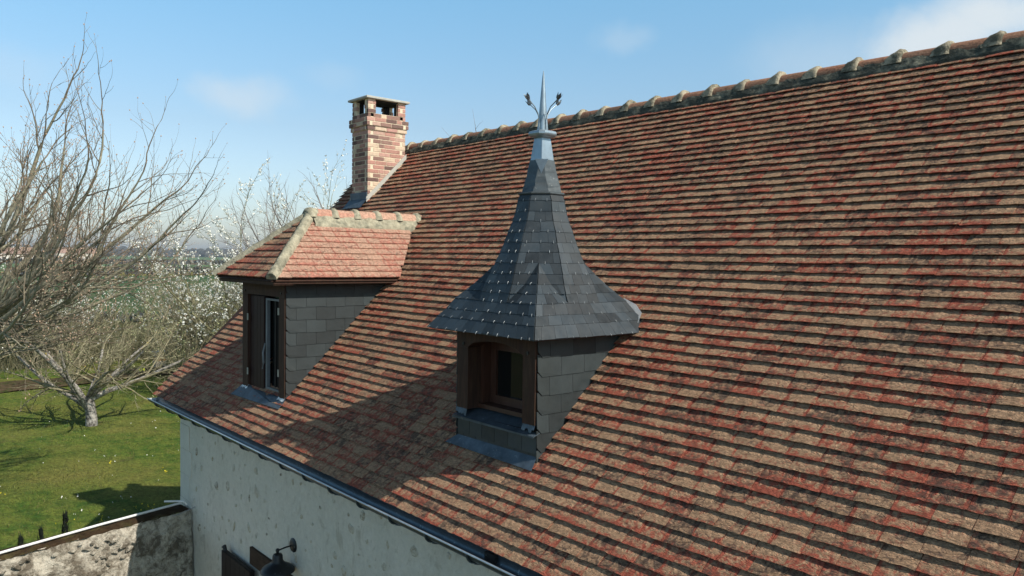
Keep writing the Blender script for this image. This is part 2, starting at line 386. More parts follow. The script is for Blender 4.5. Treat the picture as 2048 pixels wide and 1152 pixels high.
# low far hill
vs_ = []; fs = []
HN = 60
for i in range(HN + 1):
    y = -1800 + 4200 * i / HN
    for t, (xx, hh) in enumerate(((-1000, 0), (-1500, .55), (-2200, 1), (-3400, .6))):
        vs_.append((xx, y, -.02 + hh * (13 + 9 * nz(y * .0012, t * .3, 5))))
    if i:
        for t in range(3): a = (i - 1) * 4 + t; fs.append((a, a + 1, a + 5, a + 4))
mk('hill', vs_, fs, MF_TEAL, smooth=True, kind='structure')
wood = MB()
r2 = random.Random(3)
for i in range(1500):
    y = r2.uniform(-500, 1500); row = r2.random()
    x = -1150 - 500 * row; z0 = 10 * row * .9
    if nz(y * .006, row * 3, 2) < -.25: continue
    w = r2.uniform(5, 12); h = r2.uniform(6, 14)
    n = 6; ring = lambda rr, zz: [(x + rr * math.cos(6.283 * k / n + y), y + rr * math.sin(6.283 * k / n + y), zz) for k in range(n)]
    wood.loft([ring(w * .8, z0 - 3), ring(w, z0 + h * .45), ring(w * .55, z0 + h * .85), ring(w * .1, z0 + h)])
wood.out('distant_wood', MWOODS, kind='stuff', label='grey band of bare woodland on the far horizon')
dh = MB()
for (xa, ya, xb, yb, n_, h_) in ((-216, 28, -216, 200, 900, 2.6), (-263, -110, -263, 30, 700, 3.2), (-263, 60, -300, 330, 1100, 3.5), (-470, -190, -471, 400, 1500, 5), (-150, -60, -262, -55, 500, 3), (-60, -30, -62, 60, 1200, 1.2)):
    for _ in range(n_):
        f_ = r2.random(); hh = h_ * (.5 + .5 * abs(nz(f_ * 14, h_, xa))); p = Vector((xa + (xb - xa) * f_ + r2.gauss(0, .8), ya + (yb - ya) * f_, r2.uniform(.1, hh))); q = h_ * .22
        a_ = r2.uniform(0, 6.283); c_ = Vector((math.cos(a_), math.sin(a_), .3)) * q; e_ = Vector((0, r2.uniform(-.4, .4), 1)) * q
        dh.add([p + c_, p + e_, p - c_, p - e_], [(0, 1, 2, 3)])
dh.out('distant_hedge', MWOODS, kind='stuff', label='thin bare hedgerows between the far fields')
# far farm buildings
def farm(x, y, L, Wd, h, label, wallm, roofm):
    e = empty('farm_building', (x, y, 0), label=label, cat='building')
    w = MB(); w.box((-Wd / 2, -L / 2, 0), (Wd / 2, L / 2, h)); w.out('wall', wallm, e)
    rf = MB(); rf.loft([[(-Wd / 2 - .4, s, h), (Wd / 2 + .4, s, h), (0, s, h + Wd * .38)] for s in (-L / 2 - .4, L / 2 + .4)]); rf.out('roof', roofm, e)
    for k in range(3):
        d = MB(); yy = -L / 2 + L * (k + .5) / 3; d.box((Wd / 2, yy - 1, .1), (Wd / 2 + .1, yy + 1, 2.4)); d.out('door', MDARK, e)
MFW = simple('farm_wall', (.62, .58, .50), .9, .1); MFR = simple('farm_roof', (.34, .22, .17), .9, .2)
farm(-700, 140, 30, 12, 6, 'pale farm building with a low reddish roof seen through the branches on the left', MFW, MFR)
farm(-720, 92, 46, 14, 5, 'long pale farm shed far out in the fields at the left edge', MFW, MFR)

# ------------------------------------------------------------------ the house
house = empty('farmhouse', (0, 0, 0), label='long old farmhouse with brown clay tiled roof, two dormers and pale lime rendered wall', cat='house')
XR = 15.0
# walls: front wall with a real opening for the ground floor window
def front_wall():
    m = MB()
    xs = [0, 2.9, 4.15, XR]; zs = [-.05, 1.0, 2.02, 3.72]
    for i in range(3):
        for j in range(3):
            if i == 1 and j == 1: continue
            x0, x1, z0, z1 = xs[i], xs[i + 1], zs[j], zs[j + 1]
            nx = max(1, int((x1 - x0) / .12)); nzz = max(1, int((z1 - z0) / .12)); b = len(m.v)
            v = []; f = []
            for q in range(nzz + 1):
                for p in range(nx + 1):
                    x = x0 + (x1 - x0) * p / nx; z = z0 + (z1 - z0) * q / nzz
                    e = 0 if (p in (0, nx) or q in (0, nzz)) else 1
                    v.append((x, .012 * e * nz(x * 1.6, z * 1.6, 3) + .005 * e * nz(x * 6, z * 6, 8), z))
            for q in range(nzz):
                for p in range(nx): a = q * (nx + 1) + p; f.append((a, a + 1, a + nx + 2, a + nx + 1))
            m.add(v, f)
    m.v = m.v
    # reveals
    m.add([(2.9, 0, 1), (2.9, .3, 1), (2.9, .3, 2.02), (2.9, 0, 2.02)], [(0, 1, 2, 3)])
    m.add([(4.15, 0, 1), (4.15, .3, 1), (4.15, .3, 2.02), (4.15, 0, 2.02)], [(3, 2, 1, 0)])
    m.add([(2.9, 0, 1), (4.15, 0, 1), (4.15, .3, 1), (2.9, .3, 1)], [(0, 1, 2, 3)])
    m.add([(2.9, 0, 2.02), (4.15, 0, 2.02), (4.15, .3, 2.02), (2.9, .3, 2.02)], [(3, 2, 1, 0)])
    return m.out('wall', MWALL, house, smooth=False, label='pale grey lime rendered front wall with stones showing through')
wall = autosmooth(front_wall(), 30)
g = MB()
g.add([(0, 0, -.05), (0, 7.6, -.05), (0, 7.6, 3.7), (0, 3.81, 7.62), (0, 0, 3.7)], [(0, 1, 2, 3, 4)][::1])
g.add([(XR, 0, -.05), (XR, 7.6, -.05), (XR, 7.6, 3.7), (XR, 3.81, 7.62), (XR, 0, 3.7)], [(4, 3, 2, 1, 0)])
g.add([(0, 7.6, -.05), (XR, 7.6, -.05), (XR, 7.6, 3.7), (0, 7.6, 3.7)], [(0, 1, 2, 3)])
g.out('gable_wall', MWALL, house)
# quoins
for k in range(10):
    w = .46 if k % 2 else .38; z = .04 + k * .365
    q = MB(); q.box((-.006, -.010 - .002 * (k % 3), z), (w, .05, z + .358)); q.out('quoin', MQUOIN, wall)
# stones that show through the render
r3 = random.Random(11)
def stone_mesh(seed):
    rr = random.Random(seed); n = 8; v = [(0, -.014, 0)]; f = []
    ang = [2 * math.pi * k / n + rr.uniform(-.2, .2) for k in range(n)]; rad = [rr.uniform(.7, 1.15) for _ in range(n)]
    for a, r in zip(ang, rad): v.append((math.cos(a) * r * .62, -.010 - rr.uniform(0, .004), math.sin(a) * r * .62))
    for a, r in zip(ang, rad): v.append((math.cos(a) * r, .012, math.sin(a) * r))
    for k in range(n):
        a, b = 1 + k, 1 + (k + 1) % n; f.append((0, b, a)); f.append((a, b, b + n, a + n))
    me = D.meshes.new('stone'); me.from_pydata(v, [], f); me.materials.append(MSTONE); return me
stones = [stone_mesh(i) for i in range(9)]
placed = []
tries = 0
while len(placed) < 170 and tries < 6000:
    tries += 1
    x = .5 + 9.5 * r3.random() ** .9; z = r3.uniform(1.6, 3.45)
    if 2.6 < x < 4.4 and z < 2.3 or 1.85 < x < 2.95 and z < 2.1: continue
    if any(abs(x - a) < .17 and abs(z - b) < .12 for a, b in placed): continue
    placed.append((x, z)); s = r3.choice((.016, .02, .026, .03, .038, .05, .06))
    sc_ = Matrix.Diagonal((s * r3.uniform(.6, 1.5), 1, s * r3.uniform(.8, 1.9), 1))
    link('stone', r3.choice(stones), wall, Matrix.Translation((x, .001, z)) @ Matrix.Rotation(r3.uniform(-.6, .6), 4, 'Y') @ sc_)

# ---- ground floor window, lintel, shutter
lt = MB(); lt.box((2.66, -.035, 2.025), (4.4, .12, 2.235)); lt.out('lintel', MBROWN, house, label='weathered brown wooden lintel over the ground floor window')
win = MB(); win.box((2.905, .16, 1.005), (2.98, .22, 2.015)); win.box((4.07, .16, 1.005), (4.145, .22, 2.015)); win.box((2.98, .16, 1.005), (4.07, .22, 1.08)); win.box((2.98, .16, 1.94), (4.07, .22, 2.015)); win.box((3.49, .155, 1.08), (3.56, .215, 1.94))
wfr = win.out('window', MWOOD, house)
pn = MB(); pn.box((2.98, .185, 1.08), (4.07, .195, 1.94)); pn.out('pane', MGLASS, wfr)
sh = MB(); sh.box((1.93, -.10, .98), (2.86, -.055, 2.0))
sho = sh.out('shutter', MBLACKWOOD, house, label='black wooden shutter folded open against the wall')
for k in range(6):
    b = MB(); b.box((1.935 + k * .154, -.113, .985), (1.935 + k * .154 + .147, -.102, 1.995)); b.out('board', MBLACKWOOD, sho)
h_ = MB(); h_.tube([(2.0, -.08, 1.99), (1.97, -.09, 2.05), (1.90, -.09, 2.02)], [.02, .028, .012], 8); h_.out('hook', MIRON, sho)
hg = MB(); hg.box((2.45, -.13, 1.78), (2.9, -.115, 1.82)); hg.out('strap_hinge', MIRON, sho)

# ---- main roof
UX = Vector((1, 0, 0)); UV = Vector((0, .70607, .70813)).normalized(); UN = Vector((0, -.70813, .70607))
EAVE = Vector((0, -.240, 3.685)) - UN * .026       # point of the roof plane under the first tile tail
GA = .0996
def verge(y):
    pts = [(-.3, -.55), (0, -.55), (.22, -.46), (.5, -.30), (.93, -.22), (1.6, -.36), (2.2, -.48), (2.69, -.56), (3.07, -.70), (3.9, -.76)]
    for (a, b), (c, d) in zip(pts, pts[1:]):
        if y <= c: return b + (d - b) * (y - a) / (c - a)
    return -.76
roof = MB()
ey = -.165
roof.add([(-.5, ey, roofz(ey) - .066), (XR, ey, roofz(ey) - .066), (XR, 3.81, roofz(3.81) - .07), (-.6, 3.81, roofz(3.81) - .07),
          (-.5, ey, roofz(ey) - .12), (XR, ey, roofz(ey) - .12), (XR, 3.81, roofz(3.81) - .13), (-.6, 3.81, roofz(3.81) - .13)], BOXF)
roof.add([(-.6, 3.81, roofz(3.81) - .04), (XR, 3.81, roofz(3.81) - .04), (XR, 7.8, 3.70), (-.6, 7.8, 3.70)], [(0, 1, 2, 3)])
roof_o = roof.out('roof', MWOOD, house, tc=True, label='steep brown and red clay tiled roof')
def tile_geo(w, rr, L=.150, th=.0085, lift=.041, sag=0.0):
    """local coords: x along course, y up slope, z normal.  subdivided, slightly wavy slab."""
    nu = 5; v = []; t = []; f = []; R = rr.random()
    tw = rr.uniform(-.0035, .0035); lf = rr.uniform(-.002, .003)
    jag = [rr.uniform(-.0028, .0024) for _ in range(nu + 1)]
    for j, (vy, base) in enumerate(((0, lift), (.055, lift - .034 * .055 / .15), (L, lift - .034))):
        for i in range(nu + 1):
            x = w * i / nu
            z = base + lf * (1 - vy / L) + tw * (i / nu - .5) * 2 * (1 - vy / L) + (rr.uniform(-.0016, .0016) if j < 2 else 0) + .002 * math.sin(math.pi * i / nu)
            y = vy + (jag[i] if j == 0 else 0)
            v.append((x, y, z)); t.append((i / nu, min(1, vy / .0996), R))
    for i in range(nu + 1): v.append((w * i / nu, jag[i] + .004, lift - th + lf)); t.append((i / nu, 0, R))
    n = nu + 1; B = 3 * n
    for j in range(2):
        for i in range(nu): a = j * n + i; f.append((a, a + 1, a + n + 1, a + n))
    for i in range(nu): f.append((B + i, B + i + 1, i + 1, i))
    v += [(0, L, lift - .034 - th), (w, L, lift - .034 - th)]; t += [(0, 1, R), (1, 1, R)]
    f.append((B, 0, n, 2 * n)); f.append((B, 2 * n, B + n)); f.append((B + nu, B + n + 1, 3 * n - 1)); f.append((B + nu, 3 * n - 1, 2 * n - 1, nu))
    return v, f, t
rt = random.Random(21)
tiles = []   # (x, k, w)
NC = 56
# boxes the dormers and the chimney cut out of the tiling
def blocked(x0, x1, y):
    xm = (x0 + x1) / 2
    if 6.50 < xm < 7.41 and .36 < y < 1.25: return True
    if 1.98 < xm < 3.15 and .26 < y < 1.50: return True
    if .06 < xm < .53 and 2.84 < y < 3.46: return True
    return False
for k in range(NC):
    y = EAVE.y + UV.y * GA * k
    x = verge(y) + (0 if k % 2 else -.10) + rt.uniform(-.012, .012)
    xmin = verge(y)
    ph = 0
    while x < XR - .1:
        w = .2 + rt.uniform(-.013, .013)
        x0 = max(x, xmin + rt.uniform(-.012, .012)); x1 = x + w
        if x1 - x0 > .05 and not blocked(x0, x1, y): tiles.append((x0, k, x1 - x0 - .0025))
        x = x1
def sag(x, k):  # slow waviness of an old roof
    return .007 * nz(x * .45, k * .07, 1.3) + .002 * nz(x * 1.7, k * .3, 4)
def tile_base(x, k):
    p = EAVE + UV * (GA * k + .006 * nz(x * .35, k * .05, 9) + .0010 * nz(x * 3, k * 1.7, 2)) + UN * sag(x, k); return Vector((x, p.y, p.z))
def tile_mw(x, k, ang):
    p = tile_base(x, k)
    R3 = Matrix(((1, 0, 0), (0, UV.y, UN.y), (0, UV.z, UN.z))).to_4x4()
    return Matrix.Translation(p) @ R3 @ Matrix.Rotation(ang, 4, 'Z')
cv = Vector(CAM)
def seen(p):
    d = p - cv; z = d.dot(fv)
    if z < .2: return None
    return 1024 + 1560 * d.dot(rv) / z, 576 - 1560 * d.dot(uv_) / z, z
scored = []
for t_ in tiles:
    p = tile_base(t_[0], t_[1]) + Vector((t_[2] / 2, 0, .04)); s_ = seen(p)
    inside = s_ and -20 < s_[0] < 2068 and -20 < s_[1] < 1172
    scored.append((s_[2] if inside else 1e9, t_))
scored.sort(key=lambda q: q[0])
near = scored[:300]; rest = scored[300:]
vari = []
for i in range(40):
    rr = random.Random(500 + i); v, f, t = tile_geo(.197, rr); me = D.meshes.new('tile'); me.from_pydata(v, [], f); me.materials.append(MT)
    a = me.color_attributes.new('tc', 'FLOAT_COLOR', 'POINT'); a.data.foreach_set('color', np.array([(q[0], q[1], q[2], 1) for q in t], dtype=np.float32).ravel())
    me.polygons.foreach_set('use_smooth', [True] * len(me.polygons)); me.set_sharp_from_angle(angle=math.radians(40)); vari.append(me)
for z_, (x, k, w) in near:
    link('tile', rt.choice(vari), roof_o, tile_mw(x, k, rt.uniform(-.012, .012)) @ Matrix.Diagonal((w / .197, 1, 1, 1)))
far_t = MB()
for z_, (x, k, w) in rest:
    v, f, t = tile_geo(w, rt); M4 = tile_mw(x, k, rt.uniform(-.014, .014))
    far_t.add([M4 @ Vector(q) for q in v], f, t)
autosmooth(far_t.out('tile_field', MT, roof_o, tc=True, kind='stuff', label='rows of overlapping clay tiles higher up and further along the roof'), 40)

# ---- ridge (crested tiles bedded in mortar): generic, in a local frame
def ridge_run(parent, org, along, across, length, pitch, rad, crest, band_lo, first, matk, matb, knob_h=.05, dark_side=True, seed=1):
    """org = point on crest line; along = direction of run; across = horizontal side direction; up = z.
       crest tiles are half shells, 'knob' mortar crests between them, band = mortar fillet on each side"""
    rr = random.Random(seed); al = Vector(along).normalized(); ac = Vector(across).normalized(); up = Vector((0, 0, 1))
    P = lambda s, t, z: org + al * s + ac * t + up * z
    n = int(length / pitch) + 2
    for i in range(n):
        s0 = first + (i - 1) * pitch; s1 = s0 + pitch
        if s1 < .05 or s0 > length - .03: continue
        s0 = max(s0, 0); s1 = min(s1, length); rings = []; tcs = []
        R = rr.random(); dz = rr.uniform(-.004, .004)
        for q, s in enumerate((s0 + .008, (s0 + s1) / 2, s1 - .008)):
            r_ = rad * (1 + .06 * (1 - q * .5)); ring = []
            for a in range(11):
                th = math.pi * (.02 + .96 * a / 10); ring.append(P(s, math.cos(th) * r_, math.sin(th) * r_ - rad + dz))
            for a in range(10, -1, -1):
                th = math.pi * (.02 + .96 * a / 10); ring.append(P(s, math.cos(th) * (r_ - .014), math.sin(th) * (r_ - .014) - rad + dz))
            rings.append(ring)
        b = MB(); b.loft(rings); b.t = [(.1 + .8 * ((i_ % 22) / 22), .5, R) for i_ in range(len(b.v))]
        autosmooth(b.out('ridge_tile', MT3 if dark_side else MT2, parent, tc=True), 35)
    # knobs
    for i in range(n + 1):
        s = first + (i - 1) * pitch
        if s < -.02 or s > length + .02: continue
        rings = []
        hh = knob_h * rr.uniform(.7, 1.35)
        prof = ((-.125, -.02, .97), (-.085, .22 * hh, .98), (-.04, .62 * hh, .99), (-.004, hh * 1.05, 1.0), (.022, hh * .9, .99), (.034, .25 * hh, .97), (.037, -.03, .95))
        if not dark_side: prof = ((-.055, -.03, .96), (-.035, .6 * hh, 1.04), (-.01, hh, 1.1), (.015, hh * .95, 1.1), (.035, .4 * hh, 1.04), (.05, -.03, .96))
        for (ds, h, wd) in prof:
            ring = []
            for a in range(13):
                th = math.pi * a / 12; c_, s_ = math.cos(th), math.sin(th)
                rx = (rad + max(h, 0) * .25 + .006) * wd + rr.uniform(-.004, .004)
                zz = s_ ** .85 * (rad + h) - rad + rr.uniform(-.004, .004)
                if a in (0, 12): zz = -rad * 1.02; rx *= 1.12
                ring.append(P(s + ds, (1 if c_ > 0 else -1) * abs(c_) ** .9 * rx if a not in (0, 12) else (1 if a == 0 else -1) * rx, zz))
            rings.append(ring)
        b = MB(); b.loft(rings, closed=False, cap=False); autosmooth(b.out('mortar_crest', matk, parent), 55)
    # side bands of mortar
    for sd in ((-1, 1) if dark_side else (1, -1)):
        rings = []
        ns = int(length / .05) + 1
        for i in range(ns + 1):
            s = length * i / ns; ring = []
            for j, (tt, zz) in enumerate((((rad * .80, -rad * .60), (rad * .98, -rad * .70), (rad * 1.12, -rad * 1.0)) if dark_side else ((rad * .9, -rad * .80), (rad * 1.0, -rad * .9), (rad * 1.1, -rad * 1.05))) + ((band_lo[0] * .9 + rad * .1, band_lo[1] * .85 - rad * .1), (band_lo[0], band_lo[1]), (band_lo[0] - .01, band_lo[1] - .05))):
                jn = .009 * nz(s * 7, j * 1.3, seed + sd) + .004 * rr.uniform(-1, 1)
                ring.append(P(s, sd * (tt + jn * (j > 0)), zz + jn + (.012 * nz(s * 4, 7, seed) if j >= 4 else 0)))
            rings.append(ring)
        b = MB(); b.loft(rings, closed=False, cap=False); autosmooth(b.out('mortar_bed', matb, parent), 60)
LEFT = -.76
ridge_run(roof_o, Vector((LEFT, 3.81, 7.79)), (1, 0, 0), (0, 1, 0), XR - LEFT, .4155, .105, 0, (.150, -.172), (9.06 - LEFT) % .4155, MKNOB, MMORTD, .037, True, 4)

# ---- gutter
gt = MB(); gr_ = MB()
ring0 = []
gy, gz, grad = -.262, 3.640, .066
rings = []
for x in [(-.49) + (XR + .49) * i / 60 for i in range(61)]:
    sagz = .004 * nz(x * .6, 2, 2)
    o_ = []; i_ = []
    for a in range(11):
        th = math.pi * a / 10; o_.append((x, gy - math.cos(th) * grad, gz - math.sin(th) * grad + sagz)); i_.append((x, gy - math.cos(th) * (grad - .004), gz - math.sin(th) * (grad - .004) + sagz))
    rings.append(o_ + i_[::-1])
gt.loft(rings)
b = MB(); b.box((-.48, -.200, 3.60), (XR, -.194, 3.705)); bu = b
gut = autosmooth(gt.out('gutter', MG, house, label='half round dark zinc gutter along the eaves'), 40)
gr_.tube([(x, gy - grad - .004, gz + .002 + .004 * nz(x * .6, 2, 2)) for x in [(-.49) + (XR + .49) * i / 60 for i in range(61)]], .0085, 8)
autosmooth(gr_.out('rim', MGR, gut), 40); bu.out('back_upstand', MG, gut)
ec = MB(); ec.add([(-.495, gy - math.cos(math.pi * a / 10) * grad, gz - math.sin(math.pi * a / 10) * grad) for a in range(11)], [tuple(range(11))]); ec.add([(-.498, gy - math.cos(math.pi * a / 10) * grad, gz - math.sin(math.pi * a / 10) * grad) for a in range(11)], [tuple(range(10, -1, -1))]); ec.out('end_cap', MZL, gut)
for i in range(29):
    x = -.14 + i * .54
    b = MB()
    pts = [(x, gy - math.cos(math.pi * a / 10) * (grad + .008), gz - math.sin(math.pi * a / 10) * (grad + .010)) for a in range(11)]
    b.tube(pts, .011, 6); b.tube([(x, gy, gz - grad - .012), (x, gy + .05, gz - grad - .03), (x, .0, gz - grad - .05)], [.018, .016, .014], 6)
    b.out('bracket', MG, gut)
ob = MB(); ob.box((7.50, -.235, 3.602), (7.62, -.175, 3.662)); ob.out('outlet_box', MIRON, gut)
fa = MB(); fa.box((-.45, -.165, 3.56), (XR, -.14, 3.66)); fa.out('fascia', MWOOD, house)
so = MB(); so.box((-.45, -.14, 3.625), (XR, .02, 3.65)); so.out('soffit', MWOOD, house)
for i in range(25):
    b = MB(); x = .1 + i * .6; b.box((x, -.138, 3.54), (x + .08, .0, 3.624)); b.out('rafter_end', MWOOD, house)

# ------------------------------------------------------------------ chimney
CX0, CX1, CY0, CY1 = .03, .554, 2.79, 3.51
ch = MB(); e = .006
z0 = 6.55
ch.box((CX0 + e, CY0 + e, z0), (CX1 - e, CY1 - e, 8.186))
ch.box((CX0 - .014, CY0 - .014, 7.907), (CX1 + .014, CY1 + .014, 7.973)); ch.box((CX0 - .034, CY0 - .034, 7.978), (CX1 + .034, CY1 + .034, 8.114))
pw = .12
for (xa, ya) in ((CX0 + e, CY0 + e), (CX1 - pw, CY0 + e), (CX0 + e, CY1 - pw - .02), (CX1 - pw, CY1 - pw - .02)):
    ch.box((xa, ya, 8.13), (xa + pw - e, ya + pw + .02 - e, 8.415))
chim = ch.out('chimney', MBMORT, house, label='tall brick chimney of mixed red, brown and cream bricks')
brm = []
def brick_mesh(l, d, h):
    b = .004; v = []
    for s, (y) in ((0, 0.0), (1, -.0)):
        pass
    return None
def brick(x0, x1, y0, y1, z0, z1): 
    b = MB(); c = .004
    # small chamfer by inset of the faces
    def r(zz, i): return [(x0 + i, y0 + i, zz), (x1 - i, y0 + i, zz), (x1 - i, y1 - i, zz), (x0 + i, y1 - i, zz)]
    b.loft([r(z0, c), r(z0 + c, 0), r(z1 - c, 0), r(z1, c)]); return b.out('brick', MBRICK, chim)
rb = random.Random(8)
cz = 7.905 - 18 * .0705; k = 0; HB = .0705
def course(z, grow, openx=None, openy=None, zmin=None):
    x0, x1, y0, y1 = CX0 - grow, CX1 + grow, CY0 - grow, CY1 + grow; T = .05
    j = .010
    # front and back run in x, sides in y; corners alternate
    for side in range(4):
        if side in (0, 2):
            a, b_ = (x0, x1) if k % 2 else (x0 + .105, x1 - .105)
        else: a, b_ = (y0 + .105, y1 - .105) if k % 2 else (y0, y1)
        p = a; first = True
        while p < b_ - .02:
            L = rb.choice((.215, .215, .21, .10)) if not first or rb.random() < .6 else .15
            q = min(p + L, b_)
            if b_ - q < .06: q = b_
            first = False
            lo, hi = p, q - (j if q < b_ else 0); p = q
            if side in (0, 2) and openx and not (hi < openx[0] + .03 or lo > openx[1] - .03):
                if lo < openx[0] - .02: hi = openx[0]
                elif hi > openx[1] + .02: lo = openx[1]
                else: continue
            if side in (1, 3) and openy and not (hi < openy[0] + .03 or lo > openy[1] - .03):
                if lo < openy[0] - .02: hi = openy[0]
                elif hi > openy[1] + .02: lo = openy[1]
                else: continue
            if side == 0: bb = (lo, hi, y0 + .0, y0 + T); ym = y0
            elif side == 2: bb = (lo, hi, y1 - T, y1); ym = y1
            elif side == 1: bb = (x1 - T, x1 + .0, lo, hi); ym = (lo + hi) / 2
            else: bb = (x0, x0 + T, lo, hi); ym = (lo + hi) / 2
            if z + .06 < roofz(ym) + .05: continue
            brick(*bb, z + .005, z + HB - .005)
z = cz
while z < 8.40:
    grow = 0; ox = oy = None
    if 7.89 < z + .02 < 7.96: grow = .020
    elif 7.96 <= z + .02 < 8.10: grow = .040
    if z > 8.17: ox = (CX0 + .125, CX1 - .125); oy = (CY0 + .145, CY1 - .145)
    if z < 8.345 or z < 8.36: course(z, grow, ox, oy)
    z += HB; k += 1
cp = MB(); ring = lambda zz, i: [(CX0 - .06 + i, CY0 - .055 + i, zz), (CX1 + .05 - i, CY0 - .055 + i, zz), (CX1 + .05 - i, CY1 + .055 - i, zz), (CX0 - .06 + i, CY1 + .055 - i, zz)]
cp.loft([ring(8.416, .006), ring(8.422, 0), ring(8.448, 0), ring(8.455, .008)]); cp.out('cap_slab', MSLAB, chim)
b = MB(); b.box((CX0 + .02, CY0 + .02, 8.402), (CX1 - .02, CY1 - .02, 8.415)); b.box((CX0 + .13, CY0 + .13, 8.187), (CX1 - .13, CY1 - .16, 8.192))
for xa, ya in ((CX0 + .07, CY0 + .07), (CX1 - .127, CY0 + .07), (CX0 + .07, CY1 - .15), (CX1 - .127, CY1 - .15)): b.box((xa, ya, 8.19), (xa + .057, ya + .08, 8.402))
b.out('dark_lining', MDARK, chim)  # near-black slabs and posts inside the open chimney top
pot = MB()
pot.loft([[(.29 + r_ * math.cos(a * .5236), 3.12 + r_ * math.sin(a * .5236), zz) for a in range(12)] for r_, zz in ((.10, 8.13), (.085, 8.19), (.075, 8.20), (.065, 8.14))], cap=False); pot.out('flue_pot', MSLAB, chim)
lead = MB(); lead.box((CX0 - .012, CY0 - .022, 6.60), (CX1 + .004, CY0 - .004, 6.88)); 
lead.add([(CX0 - .05, CY0 - .01, roofz(CY0) + .06), (CX1 + .03, CY0 - .01, roofz(CY0) + .06), (CX1 + .03, CY0 - .15, roofz(CY0 - .15) + .045), (CX0 - .05, CY0 - .15, roofz(CY0 - .15) + .045)], [(0, 3, 2, 1)])
lead.out('apron_flashing', MZ, chim)
for (x_) in (CX1, CX0):
    sf = MB()
    sx = 1 if x_ == CX1 else -1
    a = Vector((x_ + sx * .012, CY0 - .03, roofz(CY0 - .03) + .02)); b = Vector((x_ + sx * .012, CY1 + .02, roofz(CY1 + .02) + .02))
    sf.add([a, b, b + Vector((0, 0, .085)), a + Vector((0, 0, .085)), a + Vector((-sx * .01, 0, 0)), b + Vector((-sx * .01, 0, 0)), b + Vector((-sx * .01, 0, .085)), a + Vector((-sx * .01, 0, .085))], BOXF)
    sf.out('side_flashing', MSLAB, chim)

# ------------------------------------------------------------------ dormers: shared pieces
def slate_slab(parent, p0, p1, p2, p3, nrm, th=.006, mat=MS, R=None, name='slate', chamfer=0):
    """p0,p1 = tail corners, p2,p3 = head corners (quad).  thin slab proud of the surface"""
    N = Vector(nrm).normalized(); R = rng.random() if R is None else R
    tail = [Vector(p0), Vector(p1)]; head = [Vector(p2), Vector(p3)]
    if chamfer:
        a = tail[0]; side = (head[1] - a).normalized(); base = (tail[1] - a).normalized()
        tail = [a + base * chamfer, tail[1]]; head = head + [a + side * chamfer]
    pts = tail + head; n = len(pts)
    v = [p + N * (th * 1.9 if i < 2 or i == 4 else th * .9) for i, p in enumerate(pts)] + [p + N * (th * .9 if i < 2 or i == 4 else 0) for i, p in enumerate(pts)]
    f = [tuple(range(n)), tuple(range(2 * n - 1, n - 1, -1))] + [(i, i + n, (i + 1) % n + n, (i + 1) % n) for i in range(n)]
    return mk(name, v, f, mat, parent, tc=[(.5, .5, R)] * len(v))
def cheek_slates(parent, X, y0, ztop, sx, zb):
    """hung slates on a side wall in plane x=X, sx=+1 faces +x"""
    G = .150; Wd = .257; rows = int((ztop - zb) / G) + 2; rr = random.Random(int(X * 100))
    for r in range(rows):
        z1 = ztop - r * G; z0_ = z1 - G - .004
        y = y0 - (0 if r % 2 else Wd / 2); first = True
        yr = (z1 - 3.9258) / TAN + .02
        while y < yr:
            a = max(y, y0); b = min(y + Wd - .003, yr + .1)
            if b - a > .03 and (z1 > roofz(a) - .02):
                dz = rr.uniform(-.005, .005)
                P = lambda yy, zz: (X + rr.uniform(0, .001) * sx, yy, zz + dz)
                q = (P(a, z0_), P(b, z0_), P(b, z1 + .02), P(a, z1 + .02))
                slate_slab(parent, *q, (sx, 0, 0), .008, MSD, rr.random(), 'slate', .045 if first else 0)
            first = False
            y += Wd

# ------------------------------------------------------------------ spire dormer
X0, X1, YF = 6.445, 7.468, .286
AX, AY = 6.957, .780
d2 = MB(); T = .05
# body walls: two side walls reaching back into the roof, front apron
ZT = 5.22
for xa, xb in ((X0, X0 + T), (X1 - T, X1)):
    d2.add([(xa, YF + .02, 4.1), (xb, YF + .02, 4.1), (xb, 1.5, 4.1), (xa, 1.5, 4.1), (xa, YF + .02, ZT), (xb, YF + .02, ZT), (xb, 1.5, ZT), (xa, 1.5, ZT)], BOXF)
d2.box((X0 + T, YF + .02, 4.1), (X1 - T, YF + .07, 4.46))
dorm = d2.out('dormer', MDARK, house, label='slate hung dormer under the spire, with a small brown window')
cheek_slates(dorm, X1 + .002, YF, 5.20, 1, 4.0)
cheek_slates(dorm, X0 - .002, YF, 5.20, -1, 4.0)
# apron slates on the front under the sill
for r in range(2):
    for i in range(6 + (r % 2)):
        w = (X1 - X0) / 6; a = X0 + (i - (.5 if r % 2 else 0)) * w; a0 = max(a, X0); b0 = min(a + w - .004, X1)
        if b0 - a0 < .03: continue
        zt = 4.44 - r * .13; zbt = zt - .15 if r == 0 else 4.19
        slate_slab(dorm, (a0, YF + .016, zbt), (b0, YF + .016, zbt), (b0, YF + .016, zt), (a0, YF + .016, zt), (0, -1, 0), .005, MS)
def sill_sheet(parent, pts, mat, th=.006, name='sill_flashing'):
    v = [Vector(p) for p in pts]; n = len(v); v2 = v + [p - Vector((0, -.2, 1)) * th for p in v]
    return mk(name, v2, [tuple(range(n)), tuple(range(2 * n - 1, n - 1, -1))] + [(i, i + n, (i + 1) % n + n, (i + 1) % n) for i in range(n)], mat, parent)
sill_sheet(dorm, [(X0 - .02, YF - .035, 4.445), (X1 + .012, YF - .035, 4.435), (X1 + .012, YF + .24, 4.53), (X0 - .02, YF + .24, 4.535)], MZ)
fr = MB(); fr.box((X0 - .018, YF - .037, 4.422), (X1 + .010, YF - .034, 4.436)); fr.out('sill_drip', MZ, dorm)
